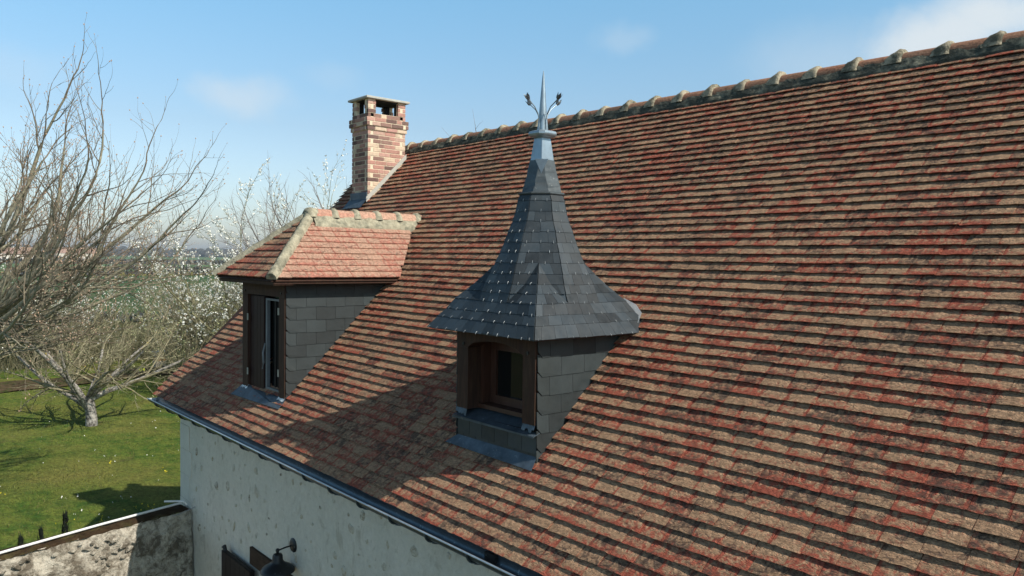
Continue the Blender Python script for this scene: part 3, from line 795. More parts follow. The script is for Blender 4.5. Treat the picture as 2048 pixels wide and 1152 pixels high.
fl = sill_sheet(dorm, [(X0 - .10, .235, roofz(.235) + .030), (X1 + .025, .222, roofz(.222) + .030), (X1 + .005, YF + .01, roofz(YF) + .055), (X0 - .0, YF + .01, roofz(YF) + .055)], MZ, .004, 'apron_flashing')
for xx in (X0 + .075, X1 - .075):
    b = MB(); v = []
    for i in range(9): 
        for j in range(4): v.append((xx - .075 + .15 * i / 8, YF - .02 + .045 * j / 3 + .004 * rng.uniform(-1, 1), 4.50 + .03 * j + .018 * rng.uniform(-1, 1) - (.03 if j == 0 else 0)))
    b.add(v, [(i * 4 + j, (i + 1) * 4 + j, (i + 1) * 4 + j + 1, i * 4 + j + 1) for i in range(8) for j in range(3)]); b.out('foot_flashing', MZ, dorm)
# timber frame: posts with arched lintel, thickness .12
for a, b in ((X0 + .012, X0 + .165), (X1 - .150, X1 - .004)):
    p = MB(); p.box((a, YF - .012, 4.515), (b, YF + .13, 5.045)); p.out('post', MWOOD, dorm)
ar = MB(); xa, xb = X0 + .012, X1 - .004; oa, ob_ = X0 + .165, X1 - .15
fr_pts = []; N_ = 14
for i in range(N_ + 1):
    x = xa + (xb - xa) * i / N_
    if x <= oa or x >= ob_: zz = 5.047
    else: s_ = (x - (oa + ob_) / 2) / ((ob_ - oa) / 2); zz = 5.047 + .075 * math.sqrt(max(0, 1 - s_ * s_ * .999))
    fr_pts.append((x, zz))
for (i, ((x, za), (x2, zb))) in enumerate(zip(fr_pts, fr_pts[1:])):
    ar.add([(x, YF - .015, za), (x2, YF - .015, zb), (x2, YF + .13, zb), (x, YF + .13, za), (x, YF - .015, 5.205), (x2, YF - .015, 5.205), (x2, YF + .13, 5.205), (x, YF + .13, 5.205)], BOXF)
ar.out('lintel', MWOOD, dorm)
for xx in (X0 + .105, X1 - .085):
    b = MB(); b.tube([(xx, YF - .024, 5.075), (xx, YF - .01, 5.075)], .014, 10); b.out('peg', MIRON, dorm)
wy = YF + .21
wf = MB(); wx0, wx1, wz0, wz1 = X0 + .20, X1 - .10, 4.56, 5.11
for a in (((wx0, wy, wz0), (wx0 + .075, wy + .05, wz1)), ((wx1 - .075, wy, wz0), (wx1, wy + .05, wz1)), ((wx0 + .075, wy + .002, wz1 - .09), (wx1 - .075, wy + .05, wz1)), ((wx0 + .075, wy - .01, wz0), (wx1 - .075, wy + .05, wz0 + .07))): wf.box(*a)
wf.box((X0 + T, YF + .10, 4.52), (X1 - T, wy + .05, 4.555))
wf.box((X0 + T + .003, YF + .131, 4.556), (wx0 - .003, wy + .04, 5.13)); wf.box((wx1 + .003, YF + .131, 4.556), (X1 - T - .003, wy + .04, 5.13))
wfo = wf.out('window_frame', simple('varnished_oak', (.068, .025, .014), .5, .4, 7, .4, .003, .5, (5, 5, .8)), dorm)
b = MB(); b.box((wx0 + .075, wy + .022, wz0 + .07), (wx1 - .075, wy + .03, wz1 - .09)); b.out('pane', MGLASS, dorm)
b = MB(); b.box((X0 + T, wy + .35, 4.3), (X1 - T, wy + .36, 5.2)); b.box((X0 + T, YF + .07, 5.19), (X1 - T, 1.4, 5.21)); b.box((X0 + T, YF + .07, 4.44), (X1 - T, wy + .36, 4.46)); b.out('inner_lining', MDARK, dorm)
# wooden soffit boards
b = MB(); b.box((AX - .67, AY - .66, 5.193), (AX + .67, AY + .46, 5.201)); b.out('soffit', MWOOD, dorm)

# ---- the spire itself
spire = empty('spire_roof', (0, 0, 0), label='bell shaped slate spire with a gabled corner and zinc finial'); spire.parent = house
zr = [6.367, 6.298, 6.21, 6.126, 6.036, 5.949, 5.866, 5.778, 5.689, 5.606, 5.532, 5.458, 5.373, 5.302, 5.206]
ra = [.172, .198, .215, .240, .280, .310, .345, .385, .425, .462, .492, .520, .570, .625, .690]
rt_ = [.072, .075, .082, .09, .10, .11, .12, .135, .152, .17, .178, .18, 0, 0, 0]
rg = [0, 0, 0, 0, 0, 0, 0, .262, .325, .388, .452, .520, .570, .625, .690]
rd = [a + t for a, t in zip(ra, rt_)]
def corner(q, x, y):   # quarter rotation: q=0 front(-y)
    for _ in range(q): x, y = -y, x
    return AX + x, AY + y
core = MB()
rings = []
def section(i):
    a, t, g_, d_ = ra[i] - .004, rt_[i], rg[i] - .004, rd[i]
    pts = []
    for q in range(4):
        loc = []
        if i < 7: loc = [(-t, -a), (0, -a), (t, -a), (t + (a - t) * .3, -(a - (a - t) * .3)), ((a + t) / 2, -(a + t) / 2), (a - (a - t) * .3, -(t + (a - t) * .3))]
        elif i < 12: s_ = max(min(d_ - g_, g_), 0); loc = [(-t, -a), (0, -a), (t, -a), (s_, -g_), (g_, -g_), (g_, -s_)]
        else: loc = [(-a * .5, -a), (0, -a), (a * .5, -a), (a * .75, -a), (a, -a), (a, -a * .75)]
        for (x, y) in loc: pts.append(corner(q, x, y))
    return pts
for i in range(15):
    rings.append([(x, y, zr[i]) for x, y in section(i)])
rings.append([(x, y, 5.200) for x, y in section(14)])
core.loft(rings); core.out('spire_core', MS, spire, tc=True)
hooks = MB()
def strip(q, b0, b1, t0, t1, z0_, z1_, k, seed, do_hooks, wslate=.135):
    """one face strip of a course.  b*=bottom (x,y) ends, t*=top ends (in quarter coords)"""
    B0 = Vector((*corner(q, *b0), z0_)); B1 = Vector((*corner(q, *b1), z0_)); T0 = Vector((*corner(q, *t0), z1_)); T1 = Vector((*corner(q, *t1), z1_))
    Lb = (B1 - B0).length
    if Lb < .012: return
    e1 = (B1 - B0).normalized(); up = ((T0 + T1) / 2 - (B0 + B1) / 2); N = e1.cross(up).normalized()
    cxy = Vector((AX, AY, (z0_ + z1_) / 2))
    if N.dot((B0 + B1) / 2 - cxy) < 0: N = -N
    n = max(1, round(Lb / wslate)); rr = random.Random(seed)
    cuts = [i / n for i in range(n + 1)] if k % 2 == 0 else [0] + [(i + .5) / n for i in range(n)] + [1]
    cuts = [c + (rr.uniform(-.06, .06) / n if 0 < c < 1 else 0) for c in cuts]
    gap = .0012
    for a, b in zip(cuts, cuts[1:]):
        if (b - a) * Lb < .012: continue
        p0 = B0.lerp(B1, a) + e1 * gap; p1 = B0.lerp(B1, b) - e1 * gap; p2 = T0.lerp(T1, b) - e1 * gap * .5; p3 = T0.lerp(T1, a) + e1 * gap * .5
        dn = (p3 - p0).normalized() * rr.uniform(-.004, .003)
        p0 = p0 + dn - (p3 - p0) * .03; p1 = p1 + dn - (p2 - p1) * .03; p2 = p2 + (p2 - p1) * .10; p3 = p3 + (p3 - p0) * .10
        slate_slab(spire, p0, p1, p2, p3, N, .0045, MS, rr.random())
        if do_hooks and (b - a) * Lb > .06 and (q == 0 or rr.random() < .7):
            hr = .0021 if q == 0 else .0012
            hp = (p0 + p1) / 2 + e1 * rr.uniform(-.01, .01); d_ = (p3 - p0).normalized()
            hooks.tube([hp + N * .008 - d_ * .007, hp + N * .012 - d_ * .005, hp + N * .012 + d_ * .010, hp + N * .007 + d_ * .018], hr, 4)
for i in range(14):
    zt, zb = zr[i], zr[i + 1]; k = i
    a0, a1, t0, t1, g0, g1, D0, D1 = ra[i], ra[i + 1], rt_[i], rt_[i + 1], rg[i], rg[i + 1], rd[i], rd[i + 1]
    for q in range(4):
        vis = q in (0, 1)
        if i < 11:
            tb = t1 if i < 11 else a1
            strip(q, (-tb, -a1), (tb, -a1), (-t0, -a0), (t0, -a0), zb, zt, k, i * 10 + q, True)
            if i < 7:
                strip(q, (t1, -a1), (a1, -t1), (t0, -a0), (a0, -t0), zb, zt, k + 1, i * 10 + q + 500, q == 0)
            else:
                s0 = max(D0 - g0, 0); s1 = max(D1 - g1, 0)
                if i == 7: s0 = g0
                strip(q, (t1, -a1), (s1, -g1), (t0, -a0), (min(s0, g0), -g0), zb, zt, k, i * 10 + q + 900, q == 0)
                strip(q, (g1, -s1), (a1, -t1), (g0, -min(s0, g0)), (a0, -t0), zb, zt, k, i * 10 + q + 1300, False)
                strip(q, (s1, -g1), (g1, -g1), (min(s0, g0), -g0), (g0, -g0), zb, zt, k, i * 10 + q + 1700, q in (0, 3))
                strip(q, (g1, -g1), (g1, -s1), (g0, -g0), (g0, -min(s0, g0)), zb, zt, k, i * 10 + q + 2100, True)
        else:
            strip(q, (-a1, -a1), (a1, -a1), (-a0, -a0), (a0, -a0), zb, zt, k, i * 10 + q + 3000, True)
hooks.out('slate_hook', zinc_mat('bright_steel_hook', (.30, .33, .35), .5, .3), spire, kind='stuff')
# lead skirt
def poly8(a, t, z, wob=0, seed=0):
    pts = []
    for q in range(4):
        for (x, y) in ((-t, -a), (t, -a)):
            X_, Y_ = corner(q, x, y); pts.append((X_ + wob * nz(X_ * 30, Y_ * 30, z * 20 + seed), Y_ + wob * nz(Y_ * 30, X_ * 30, z * 17 + seed), z))
    return pts
sk = MB(); rr_ = []
for i in range(13):
    f_ = i / 12; z = 6.352 + .30 * f_; a = .180 - (.180 - .088) * (f_ ** .75); rr_.append(poly8(a, a * (.42 + .25 * f_), z, .012 * math.sin(math.pi * min(1, f_ * 1.2)), 3))
sk.loft(rr_); sk.out('lead_skirt', ML, spire)
rl = MB(); p8 = poly8(.186, .078, 6.362); rl.tube(p8 + [p8[0], p8[1]], .011, 8, cap=False); rl.out('lead_roll', ML, spire)
fd = MB()
for q in (0,):
    x, y = corner(0, .083, -.083); fd.add([(x - .045, y - .035, 6.655), (x + .035, y + .045, 6.655), (x + .012, y - .012, 6.53)], [(0, 2, 1), (0, 1, 2)])
fd.out('lead_tongue', MZF, spire)
def sq(a, z, ch=.0): return [corner(q, x, y) + (z,) for q in range(4) for (x, y) in ((-a + ch, -a), (a - ch, -a))]
nk = MB(); nk.loft([sq(.074, 6.635, .004), sq(.072, 6.66, .004), sq(.050, 6.845, .003)]); nk.out('square_neck', MZF, spire)
fg = MB(); fg.loft([sq(.050, 6.842, .012), sq(.088, 6.852, .03), sq(.102, 6.868, .036), sq(.104, 6.880, .038), sq(.098, 6.895, .034), sq(.070, 6.905, .02), sq(.048, 6.91, .01)])
autosmooth(fg.out('collar', MZF, spire), 35)
sp = MB(); sp.loft([[(AX + r_ * math.cos(a * .3927), AY + r_ * math.sin(a * .3927), z) for a in range(16)] for r_, z in ((.034, 7.04), (.030, 7.10), (.020, 7.24), (.010, 7.36), (.003, 7.415))]); autosmooth(sp.out('spike', MZF, spire), 50)
sl = MB(); sl.loft([sq(.036, 6.905, .006), sq(.036, 6.93, .008), sq(.031, 7.03, .012), sq(.029, 7.055, .014)]); sl.out('spike_sleeve', MZF, spire)
MPET = zinc_mat('tulip_sheet', (.12, .14, .155), .4, .5)
for q, (dx, dy) in enumerate(((0, -1), (1, 0), (0, 1), (-1, 0))):
    d_ = Vector((dx, dy, 0)); o_ = Vector((AX, AY, 0)); R_ = .175 if q != 1 else .19
    pts = [o_ + d_ * .040 + Vector((0, 0, 6.92)), o_ + d_ * .042 + Vector((0, 0, 7.0)), o_ + d_ * .058 + Vector((0, 0, 7.05)), o_ + d_ * .095 + Vector((0, 0, 7.10)), o_ + d_ * (R_ - .03) + Vector((0, 0, 7.138)), o_ + d_ * (R_ - .012) + Vector((0, 0, 7.15))]
    st = MB(); st.tube(pts, .0048, 8); autosmooth(st.out('tulip_stem', MZF, spire), 60)
    base = pts[-1]; ax_ = (d_ * .75 + Vector((0, 0, 1))).normalized(); sd_ = ax_.cross(Vector((0, 0, 1)).cross(d_)).normalized(); t2 = ax_.cross(sd_)
    tl = MB(); np_ = 5
    for p in range(np_):
        th = 2 * math.pi * p / np_ + .3; v = []
        for (h, r_, hw) in ((0, .005, .35), (.012, .017, .62), (.028, .021, .62), (.044, .020, .40), (.060, .025, .05)):
            for s_ in (-1, 0, 1):
                a_ = th + s_ * hw; v.append(base + ax_ * (h - (.004 if s_ else 0)) + (sd_ * math.cos(a_) + t2 * math.sin(a_)) * r_)
        tl.add(v, [(i * 3 + j, i * 3 + j + 1, (i + 1) * 3 + j + 1, (i + 1) * 3 + j) for i in range(4) for j in range(2)])
    autosmooth(tl.out('tulip', MPET, spire), 50)
# zinc valley piece at the main roof, its sunlit brightness put into the colour
vz = MB()
def rp(x, y, off=.05): return (x, y, roofz(y) + off)
vz.add([rp(7.28, 1.50, .045), rp(7.46, 1.455, .042), rp(7.575, 1.395, .04), rp(7.605, 1.315, .04), rp(7.59, 1.25, .04), rp(7.40, 1.25, .06)], [(0, 5, 4, 3, 2, 1), (0, 1, 2, 3, 4, 5)])
vz.out('valley_flashing', MZL, spire)

# ------------------------------------------------------------------ hipped dormer
X0, X1, YF = 1.925, 3.200, .175
d1 = MB()
for xa, xb in ((X0, X0 + T), (X1 - T, X1)):
    d1.box((xa, YF + .02, 4.0), (xb, 1.66, 5.54))
hd = d1.out('dormer', MDARK, house, label='tile roofed hipped dormer with a tall dark doorway and slate hung side')
cheek_slates(hd, X1 + .002, YF, 5.50, 1, 4.0)
cheek_slates(hd, X0 - .002, YF, 5.50, -1, 4.0)
for a, b in ((X0 + .003, X0 + .165), (X1 - .165, X1 - .004)):
    p = MB(); p.box((a, YF - .012, 4.10), (b, YF + .12, 5.315)); p.out('post', MWOOD, hd)
p = MB(); p.box((X0 + .003, YF - .016, 5.317), (X1 - .004, YF + .12, 5.50)); p.out('lintel', MWOOD, hd)
for xx in (X0 + .09, X1 - .09):
    b = MB(); b.tube([(xx, YF - .026, 5.36), (xx, YF - .01, 5.36)], .014, 10); b.out('peg', MIRON, hd)
# left leaf of boards, right glazed leaf standing open
lf = MB(); lf.box((2.095, YF + .03, 4.13), (2.53, YF + .07, 5.30)); lfo = lf.out('closed_shutter', MWOOD2, hd)
for k_ in range(4): b = MB(); b.box((2.10 + k_ * .107, YF + .022, 4.135), (2.10 + k_ * .107 + .101, YF + .030, 5.295)); b.out('board', MWOOD2, hd)
fr2 = MB(); fx0, fx1 = 2.545, 3.025
fr2.box((fx0, YF + .035, 4.15), (fx0 + .045, YF + .075, 5.28)); fr2.box((fx0 + .045, YF + .035, 5.255), (fx1 - .02, YF + .06, 5.28)); fr2.box((fx0 + .045, YF + .035, 4.15), (fx1 - .02, YF + .06, 4.175))
fr2.box((fx1 - .07, YF + .030, 5.20), (fx1 - .045, YF + .034, 5.28)); fr2.box((fx1 - .07, YF + .030, 4.12), (fx1 - .045, YF + .034, 4.19))
fr2.out('window_frame', MPVC, hd)
b = MB(); b.box((fx0 + .05, YF + .10, 4.13), (fx1 + .01, YF + .108, 5.30)); b.out('pane', MGLASS, hd)
b = MB(); b.box((fx0 + .15, YF + .085, 4.18), (fx0 + .19, YF + .099, 5.25)); b.box((fx0 + .24, YF + .085, 4.18), (fx0 + .255, YF + .099, 5.25)); b.out('open_leaf', MBLACKWOOD, hd)
hn = MB(); hn.tube([(fx0 + .02, YF + .02, 4.72), (fx0 + .015, YF - .005, 4.60), (fx0 + .02, YF + .0, 4.48), (fx0 - .01, YF + .0, 4.40)], [.008, .014, .014, .01], 7); hn.out('window_handle', MPVC, hd)
for (xx, zz) in ((2.105, 4.98), (2.105, 4.28), (3.035, 5.10), (3.035, 4.36)):
    b = MB(); b.box((xx - .015, YF - .022, zz), (xx + .012, YF - .013, zz + .085)); b.out('hinge', MHINGE, hd)
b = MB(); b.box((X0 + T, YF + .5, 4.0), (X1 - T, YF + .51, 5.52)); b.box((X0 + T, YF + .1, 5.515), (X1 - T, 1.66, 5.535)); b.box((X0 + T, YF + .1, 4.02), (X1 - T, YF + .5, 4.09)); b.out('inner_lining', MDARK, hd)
sill_sheet(hd, [(X0 - .10, .045, roofz(.045) + .030), (X1 + .06, .06, roofz(.06) + .030), (X1 + .015, YF + .02, roofz(YF) + .035), (X1 - .17, YF + .10, 4.125), (X0 + .16, YF + .10, 4.13), (X0 - .01, YF + .02, roofz(YF) + .045)], MZ, .005)
for xx in (X0 + .085, X1 - .085):
    b = MB(); v = []
    for i in range(8):
        for j in range(3): v.append((xx - .09 + .18 * i / 7, YF - .035 + .02 * j + .004 * rng.uniform(-1, 1), 4.09 + .025 * j + .012 * rng.uniform(-1, 1)))
    b.add(v, [(i * 3 + j, (i + 1) * 3 + j, (i + 1) * 3 + j + 1, i * 3 + j + 1) for i in range(7) for j in range(2)]); b.out('foot_flashing', MZL, hd)
# roof of the hipped dormer
XM, HW, EY, EZ, AYp, AZp = 2.5625, .86, -.10, 5.545, .788, 6.335
ro = MB()
ro.add([(XM - HW, EY, EZ - .03), (XM + HW, EY, EZ - .03), (XM + HW, 1.60, EZ - .03), (XM, 2.42, AZp - .03), (XM - HW, 1.60, EZ - .03), (XM, AYp, AZp - .03)], [(0, 1, 5), (1, 2, 3, 5), (0, 5, 3, 4)])
ro.box((XM - HW + .02, EY + .03, EZ - .06), (XM + HW - .02, 1.58, EZ - .035))
dro = ro.out('dormer_roof', MWOOD, house, tc=True, label='small hipped roof of newer pinkish clay tiles')
fs_ = MB(); fs_.box((XM - HW + .03, EY + .04, EZ - .075), (XM + HW - .03, EY + .28, EZ - .062)); fs_.out('soffit', MWOOD, dro)
def slope_tiles(O, U, V, N, Lu_tail, rows, gauge, ulim, seed, mat, w=.2):
    rr = random.Random(seed)
    for k_ in range(rows):
        v0 = k_ * gauge; v1 = v0 + gauge * 1.25
        a0, b0 = ulim(v0); a1, b1 = ulim(min(v1, rows * gauge))
        u = a0 - (0 if k_ % 2 else w / 2) - .06
        while u < b0:
            ww = w + rr.uniform(-.014, .014); ua, ub = u, u + ww - .003; u += ww
            ta, tb = max(ua, a0), min(ub, b0); ha, hb = max(ua, a1), min(ub, b1)
            if tb - ta < .03: continue
            if hb < ha: ha = hb = (ha + hb) / 2
            R = rr.random(); lift = .028 + rr.uniform(-.002, .002); tw = rr.uniform(-.003, .003)
            vv = []; tt = []; n = 4
            for j, (vy, hh) in enumerate(((v0, lift), (v1, .008))):
                lo, hi = (ta, tb) if j == 0 else (ha, hb)
                for i in range(n + 1):
                    uu = lo + (hi - lo) * i / n; jj = rr.uniform(-.0035, .003) if j == 0 else 0
                    vv.append(O + U * uu + V * (vy + jj) + N * (hh + (tw * (i / n - .5) if j == 0 else 0))); tt.append(((uu - ua) / ww, j * .9, R))
            for i in range(n + 1):
                q_ = vv[i] - N * .016 + V * .001; vv.append(q_); tt.append((tt[i][0], 0, R))
            f = [(i, i + 1, n + 2 + i, n + 1 + i) for i in range(n)] + [(2 * n + 2 + i, 2 * n + 3 + i, i + 1, i) for i in range(n)]
            vv += [vv[n + 1] - N * .012, vv[2 * n + 1] - N * .012]; tt += [tt[n + 1], tt[2 * n + 1]]
            f += [(0, n + 1, 3 * n + 3, 2 * n + 2), (n, 3 * n + 2, 3 * n + 4, 2 * n + 1)]
            o_ = mk('tile', vv, f, mat, dro, tc=tt)
SL = Vector((HW, 0, AZp - EZ)); sl_len = SL.length; Vr = Vector((-HW, 0, AZp - EZ)).normalized(); Nr = Vector((AZp - EZ, 0, HW)).normalized()
rows = 11; gg = sl_len / rows
def lim_side(v):
    f_ = v / sl_len; z = EZ + (AZp - EZ) * f_
    return (AYp - EY) * f_, (z - 3.9258) / TAN - EY - .01
slope_tiles(Vector((XM + HW, EY, EZ)), Vector((0, 1, 0)), Vr, Nr, 0, rows, gg, lim_side, 5, MT2)
slope_tiles(Vector((XM - HW, EY, EZ)), Vector((0, 1, 0)), Vector((HW, 0, AZp - EZ)).normalized(), Vector((-(AZp - EZ), 0, HW)).normalized(), 0, rows, gg, lim_side, 6, MT2, .26)
fl_len = math.hypot(AYp - EY, AZp - EZ); Vf = Vector((0, AYp - EY, AZp - EZ)).normalized(); Nf = Vector((0, -(AZp - EZ), AYp - EY)).normalized()
def lim_front(v):
    f_ = v / fl_len; return HW * f_, 2 * HW - HW * f_
slope_tiles(Vector((XM - HW, EY, EZ)), Vector((1, 0, 0)), Vf, Nf, 0, 10, fl_len / 10, lim_front, 7, MT)
# darker mitred tiles down the valley are part of the main tile field; hips bedded in mortar
def hip(p0, p1, w, h, mat, seed):
    p0, p1 = Vector(p0), Vector(p1); d_ = (p1 - p0).normalized(); side = d_.cross(Vector((0, 0, 1))).normalized(); up = side.cross(d_)
    rings = []; n = 26; rr = random.Random(seed)
    for i in range(n + 1):
        s = i / n; c = p0.lerp(p1, s); ring = []
        wob = 1 + .14 * nz(s * 9, seed, 0)
        for a in range(9):
            th = math.pi * a / 8; ring.append(c + side * math.cos(th) * w * wob * (1 + rr.uniform(-.05, .05)) + up * (math.sin(th) ** .8 * h * wob - .045 + rr.uniform(-.004, .004)))
        rings.append(ring)
    b = MB(); b.loft(rings, cap=True); autosmooth(b.out('hip_mortar', mat, dro), 60)
hip((XM + HW + .01, EY - .01, EZ + .03), (XM + .0, AYp + .02, AZp + .045), .062, .085, MHIP, 3)
hip((XM - HW - .01, EY - .01, EZ + .03), (XM - .0, AYp + .02, AZp + .045), .062, .085, MHIP, 9)
cp = MB(); rings = []
for r_, z in ((.11, 6.30), (.105, 6.37), (.075, 6.415), (.02, 6.43)):
    rings.append([(XM + r_ * math.cos(a * .6283) * (1 + .1 * nz(a, z, 1)), AYp + .03 + r_ * math.sin(a * .6283), z + .006 * nz(a, z, 4)) for a in range(10)])
cp.loft(rings); autosmooth(cp.out('peak_mortar', MHIP, dro), 60)
ridge_run(dro, Vector((XM, AYp - .01, AZp + .085)), (0, 1, 0), (1, 0, 0), 1.73, .325, .105, 0, (.185, -.215), .325, MHIP, MHIP, .022, False, 12)

# ------------------------------------------------------------------ wall lamp
lamp = empty('wall_lamp', (3.82, 0, 2.585), label='black barn lamp with a wide shade on a short wall arm, right of the shutter', cat='lamp')
b = MB(); b.loft([[(r_ * math.cos(a * .3927), y, r_ * math.sin(a * .3927)) for a in range(16)] for r_, y in ((.078, .01), (.080, -.012), (.062, -.026), (.02, -.034))]); autosmooth(b.out('mounting_plate', MIRON, lamp), 40)
b = MB(); b.tube([(0, -.03, 0), (0, -.10, -.004), (0, -.185, -.018)], .009, 8); b.out('arm', MIRON, lamp)
b = MB(); b.loft([[(r_ * math.cos(a * .7854), -.19 + r_ * math.sin(a * .7854), z) for a in range(8)] for r_, z in ((.004, .006), (.018, 0), (.024, -.015), (.018, -.032), (.012, -.05))]); autosmooth(b.out('knuckle', MIRON, lamp), 60)
b = MB(); b.loft([[(r_ * math.cos(a * .2618), -.19 + r_ * math.sin(a * .2618), z) for a in range(24)] for r_, z in ((.014, -.045), (.045, -.058), (.055, -.075), (.058, -.12), (.068, -.14), (.070, -.145), (.105, -.17), (.165, -.205), (.185, -.235), (.188, -.245), (.184, -.245), (.16, -.215), (.10, -.18), (.05, -.16))]); autosmooth(b.out('lamp_shade', MIRON, lamp), 35)
b = MB(); b.loft([[(r_ * math.cos(a * .5236), -.19 + r_ * math.sin(a * .5236), z) for a in range(12)] for r_, z in ((.02, -.16), (.03, -.19), (.025, -.215), (.005, -.225))]); autosmooth(b.out('bulb', MPVC, lamp), 60)

# ------------------------------------------------------------------ garden wall and what lies on it
gw = empty('garden_wall', (0, 0, 0), label='rough whitewashed rubble garden wall running out from the house corner', cat='wall')
m = MB(); nl, nh = 120, 70
A = Vector((.57, -.02, 0)); Bv = Vector((1.60, -4.6, 0)); dr = (Bv - A).normalized(); nr = Vector((-dr.y, dr.x, 0))  # +x side
if nr.x < 0: nr = -nr
Lw = (Bv - A).length
v = []; f = []
for j in range(nh + 1):
    z = 2.14 * j / nh
    for i in range(nl + 1):
        s = Lw * i / nl; p = A + dr * s
        dsp = .055 * nz(s * 3.1, z * 3.1, 1) + .045 * abs(nz(s * 6, z * 8, 5)) + .030 * nz(s * 14, z * 16, 7)
        top = -.10 * (j / nh) ** 6
        p2 = p + nr * (dsp + top); v.append((p2.x, p2.y, z + (.025 * nz(s * 5, 0, 3) if j == nh else 0)))
for j in range(nh):
    for i in range(nl): a = j * (nl + 1) + i; f.append((a, a + 1, a + nl + 2, a + nl + 1))
m.add(v, f)
# back face and top
b0 = len(m.v); A2 = A - nr * .45; 
m.add([A2, A2 + dr * Lw, A2 + dr * Lw + Vector((0, 0, 2.12)), A2 + Vector((0, 0, 2.12))], [(0, 1, 2, 3), (3, 2, 1, 0)])
m.add([A + nr * .0 + dr * Lw, A2 + dr * Lw, A2 + dr * Lw + Vector((0, 0, 2.12)), A + dr * Lw + Vector((0, 0, 2.12))], [(0, 1, 2, 3), (3, 2, 1, 0)])
gwo = m.out('rubble_face', MGW, gw, smooth=True)
t_ = MB(); v = []; f = []; nw = 10
for i in range(nl + 1):
    s = Lw * i / nl; p = A + dr * s
    for j in range(nw + 1):
        q_ = j / nw; c = p + nr * (-.08 - .38 * q_ + .02 * nz(s * 6, j, 2)); v.append((c.x, c.y, 2.135 + .035 * math.sin(math.pi * q_) + .022 * nz(s * 7, q_ * 4, 4) + .01 * nz(s * 20, q_ * 9, 1)))
for i in range(nl):
    for j in range(nw): a = i * (nw + 1) + j; f.append((a, a + 1, a + nw + 2, a + nw + 1))
t_.add(v, f); t_.out('mossy_coping', MEARTH, gw, smooth=True)
# rubble stones breaking through the face
gstones = []
for me_ in stones: c_ = me_.copy(); c_.materials[0] = MGW; gstones.append(c_)
for i in range(150):
    s = r3.uniform(.05, 3.2); z = r3.uniform(1.2, 2.1); p = A + dr * s + nr * (.02 + .045 * nz(s * 3.1, z * 3.1, 1) - .05 * (z / 2.14) ** 6)
    sz = r3.uniform(.018, .05)
    Mx = Matrix.Translation((p.x, p.y, z)) @ Matrix.Rotation(math.atan2(dr.y, dr.x) + math.pi, 4, 'Z') @ Matrix.Rotation(r3.uniform(-.8, .8), 4, 'Y') @ Matrix.Diagonal((sz * r3.uniform(1, 1.7), .7, sz * r3.uniform(.6, 1), 1))
    link('stone', r3.choice(gstones), gwo, Mx)
pp = MB(); pp.tube([(.33, -.10, 2.215), (.60, -1.25, 2.205), (.93, -2.39, 2.20), (1.42, -4.5, 2.20)], .0165, 12)
autosmooth(pp.out('drain_pipe', MPIPE, label='long thin white pipe lying along the top of the garden wall', cat='pipe'), 50)
pp = MB(); pp.tube([(.40, -.36, 2.30), (.55, -.14, 2.30)], .014, 10); pp.tube([(.55, -.14, 2.30), (.56, -.10, 2.24)], .014, 10)
autosmooth(pp.out('pipe_offcut', MPIPE, label='short pale pipe elbow beside the house corner above the garden wall', cat='pipe'), 50)
cb = MB(); cb.tube([(.37, -.80, 2.17), (.44, -.72, 2.13), (.53, -.50, 2.10), (.58, -.22, 2.13), (.62, .0, 2.21)], .006, 6); autosmooth(cb.out('cable', MCABLE, label='thin grey cable sagging over the edge of the garden wall near the house', cat='cable'), 60)

# ------------------------------------------------------------------ trees
def rot_about(v, ax, a):
    return Matrix.Rotation(a, 3, ax) @ v
class Tree:
    def __init__(s, seed): s.r = random.Random(seed); s.lines = []; s.tips = []; s.mid = []
    def grow(s, p, d, L, rad, lev, cfg):
        r = s.r; n = cfg['seg'][min(lev, len(cfg['seg']) - 1)]; pts = [p.copy()]; rads = [rad]; dirs = [d.copy()]
        step = L / n; endr = rad * cfg['taper']
        for i in range(n):
            w = cfg['wob'][min(lev, len(cfg['wob']) - 1)]
            d = d + Vector((r.uniform(-w, w), r.uniform(-w, w), r.uniform(-w, w) + cfg['up'][min(lev, len(cfg['up']) - 1)] / n))
            d.normalize(); p = p + d * step; pts.append(p.copy()); rads.append(rad + (endr - rad) * (i + 1) / n); dirs.append(d.copy())
        s.lines.append((lev, pts, rads))
        if lev >= cfg['levels']: s.tips.append((p.copy(), d.copy())); return
        nb = cfg['nb'][min(lev, len(cfg['nb']) - 1)]
        for k_ in range(nb):
            f = cfg['first'] + (1 - cfg['first']) * (k_ + r.random()) / nb
            i = min(int(f * n), n - 1); q = pts[i].lerp(pts[i + 1], f * n - i); dd = dirs[i + 1]
            ax = dd.cross(Vector((r.uniform(-1, 1), r.uniform(-1, 1), r.uniform(-1, 1)))).normalized()
            nd = rot_about(dd, ax, math.radians(r.uniform(*cfg['ang'])))
            cl = L * cfg['len'] * r.uniform(.65, 1.15) * (1.15 - .6 * f)
            s.grow(q, nd, max(cl, .08), max((rads[i] * .62) * (1 - .3 * f), cfg['rmin']), lev + 1, cfg)
        s.grow(p, d, L * cfg['len'] * .8, endr, lev + 1, cfg)
    def mesh(s, levs, sides):
        b = MB()
        for lev, pts, rads in s.lines:
            if lev in levs: b.tube(pts, rads, sides if lev < 2 else max(3, sides - lev), cap=False)
        return b
def clump(b, p, r, size, n=3):
    for _ in range(n):
        a = Vector((r.uniform(-1, 1), r.uniform(-1, 1), r.uniform(-1, 1))).normalized(); c = a.orthogonal().normalized(); e_ = a.cross(c)
        q = p + Vector((r.uniform(-1, 1), r.uniform(-1, 1), r.uniform(-1, 1))) * size; k_ = size * r.uniform(.5, 1)
        b.add([q + c * k_, q + e_ * k_, q - c * k_, q - e_ * k_], [(0, 1, 2, 3)])
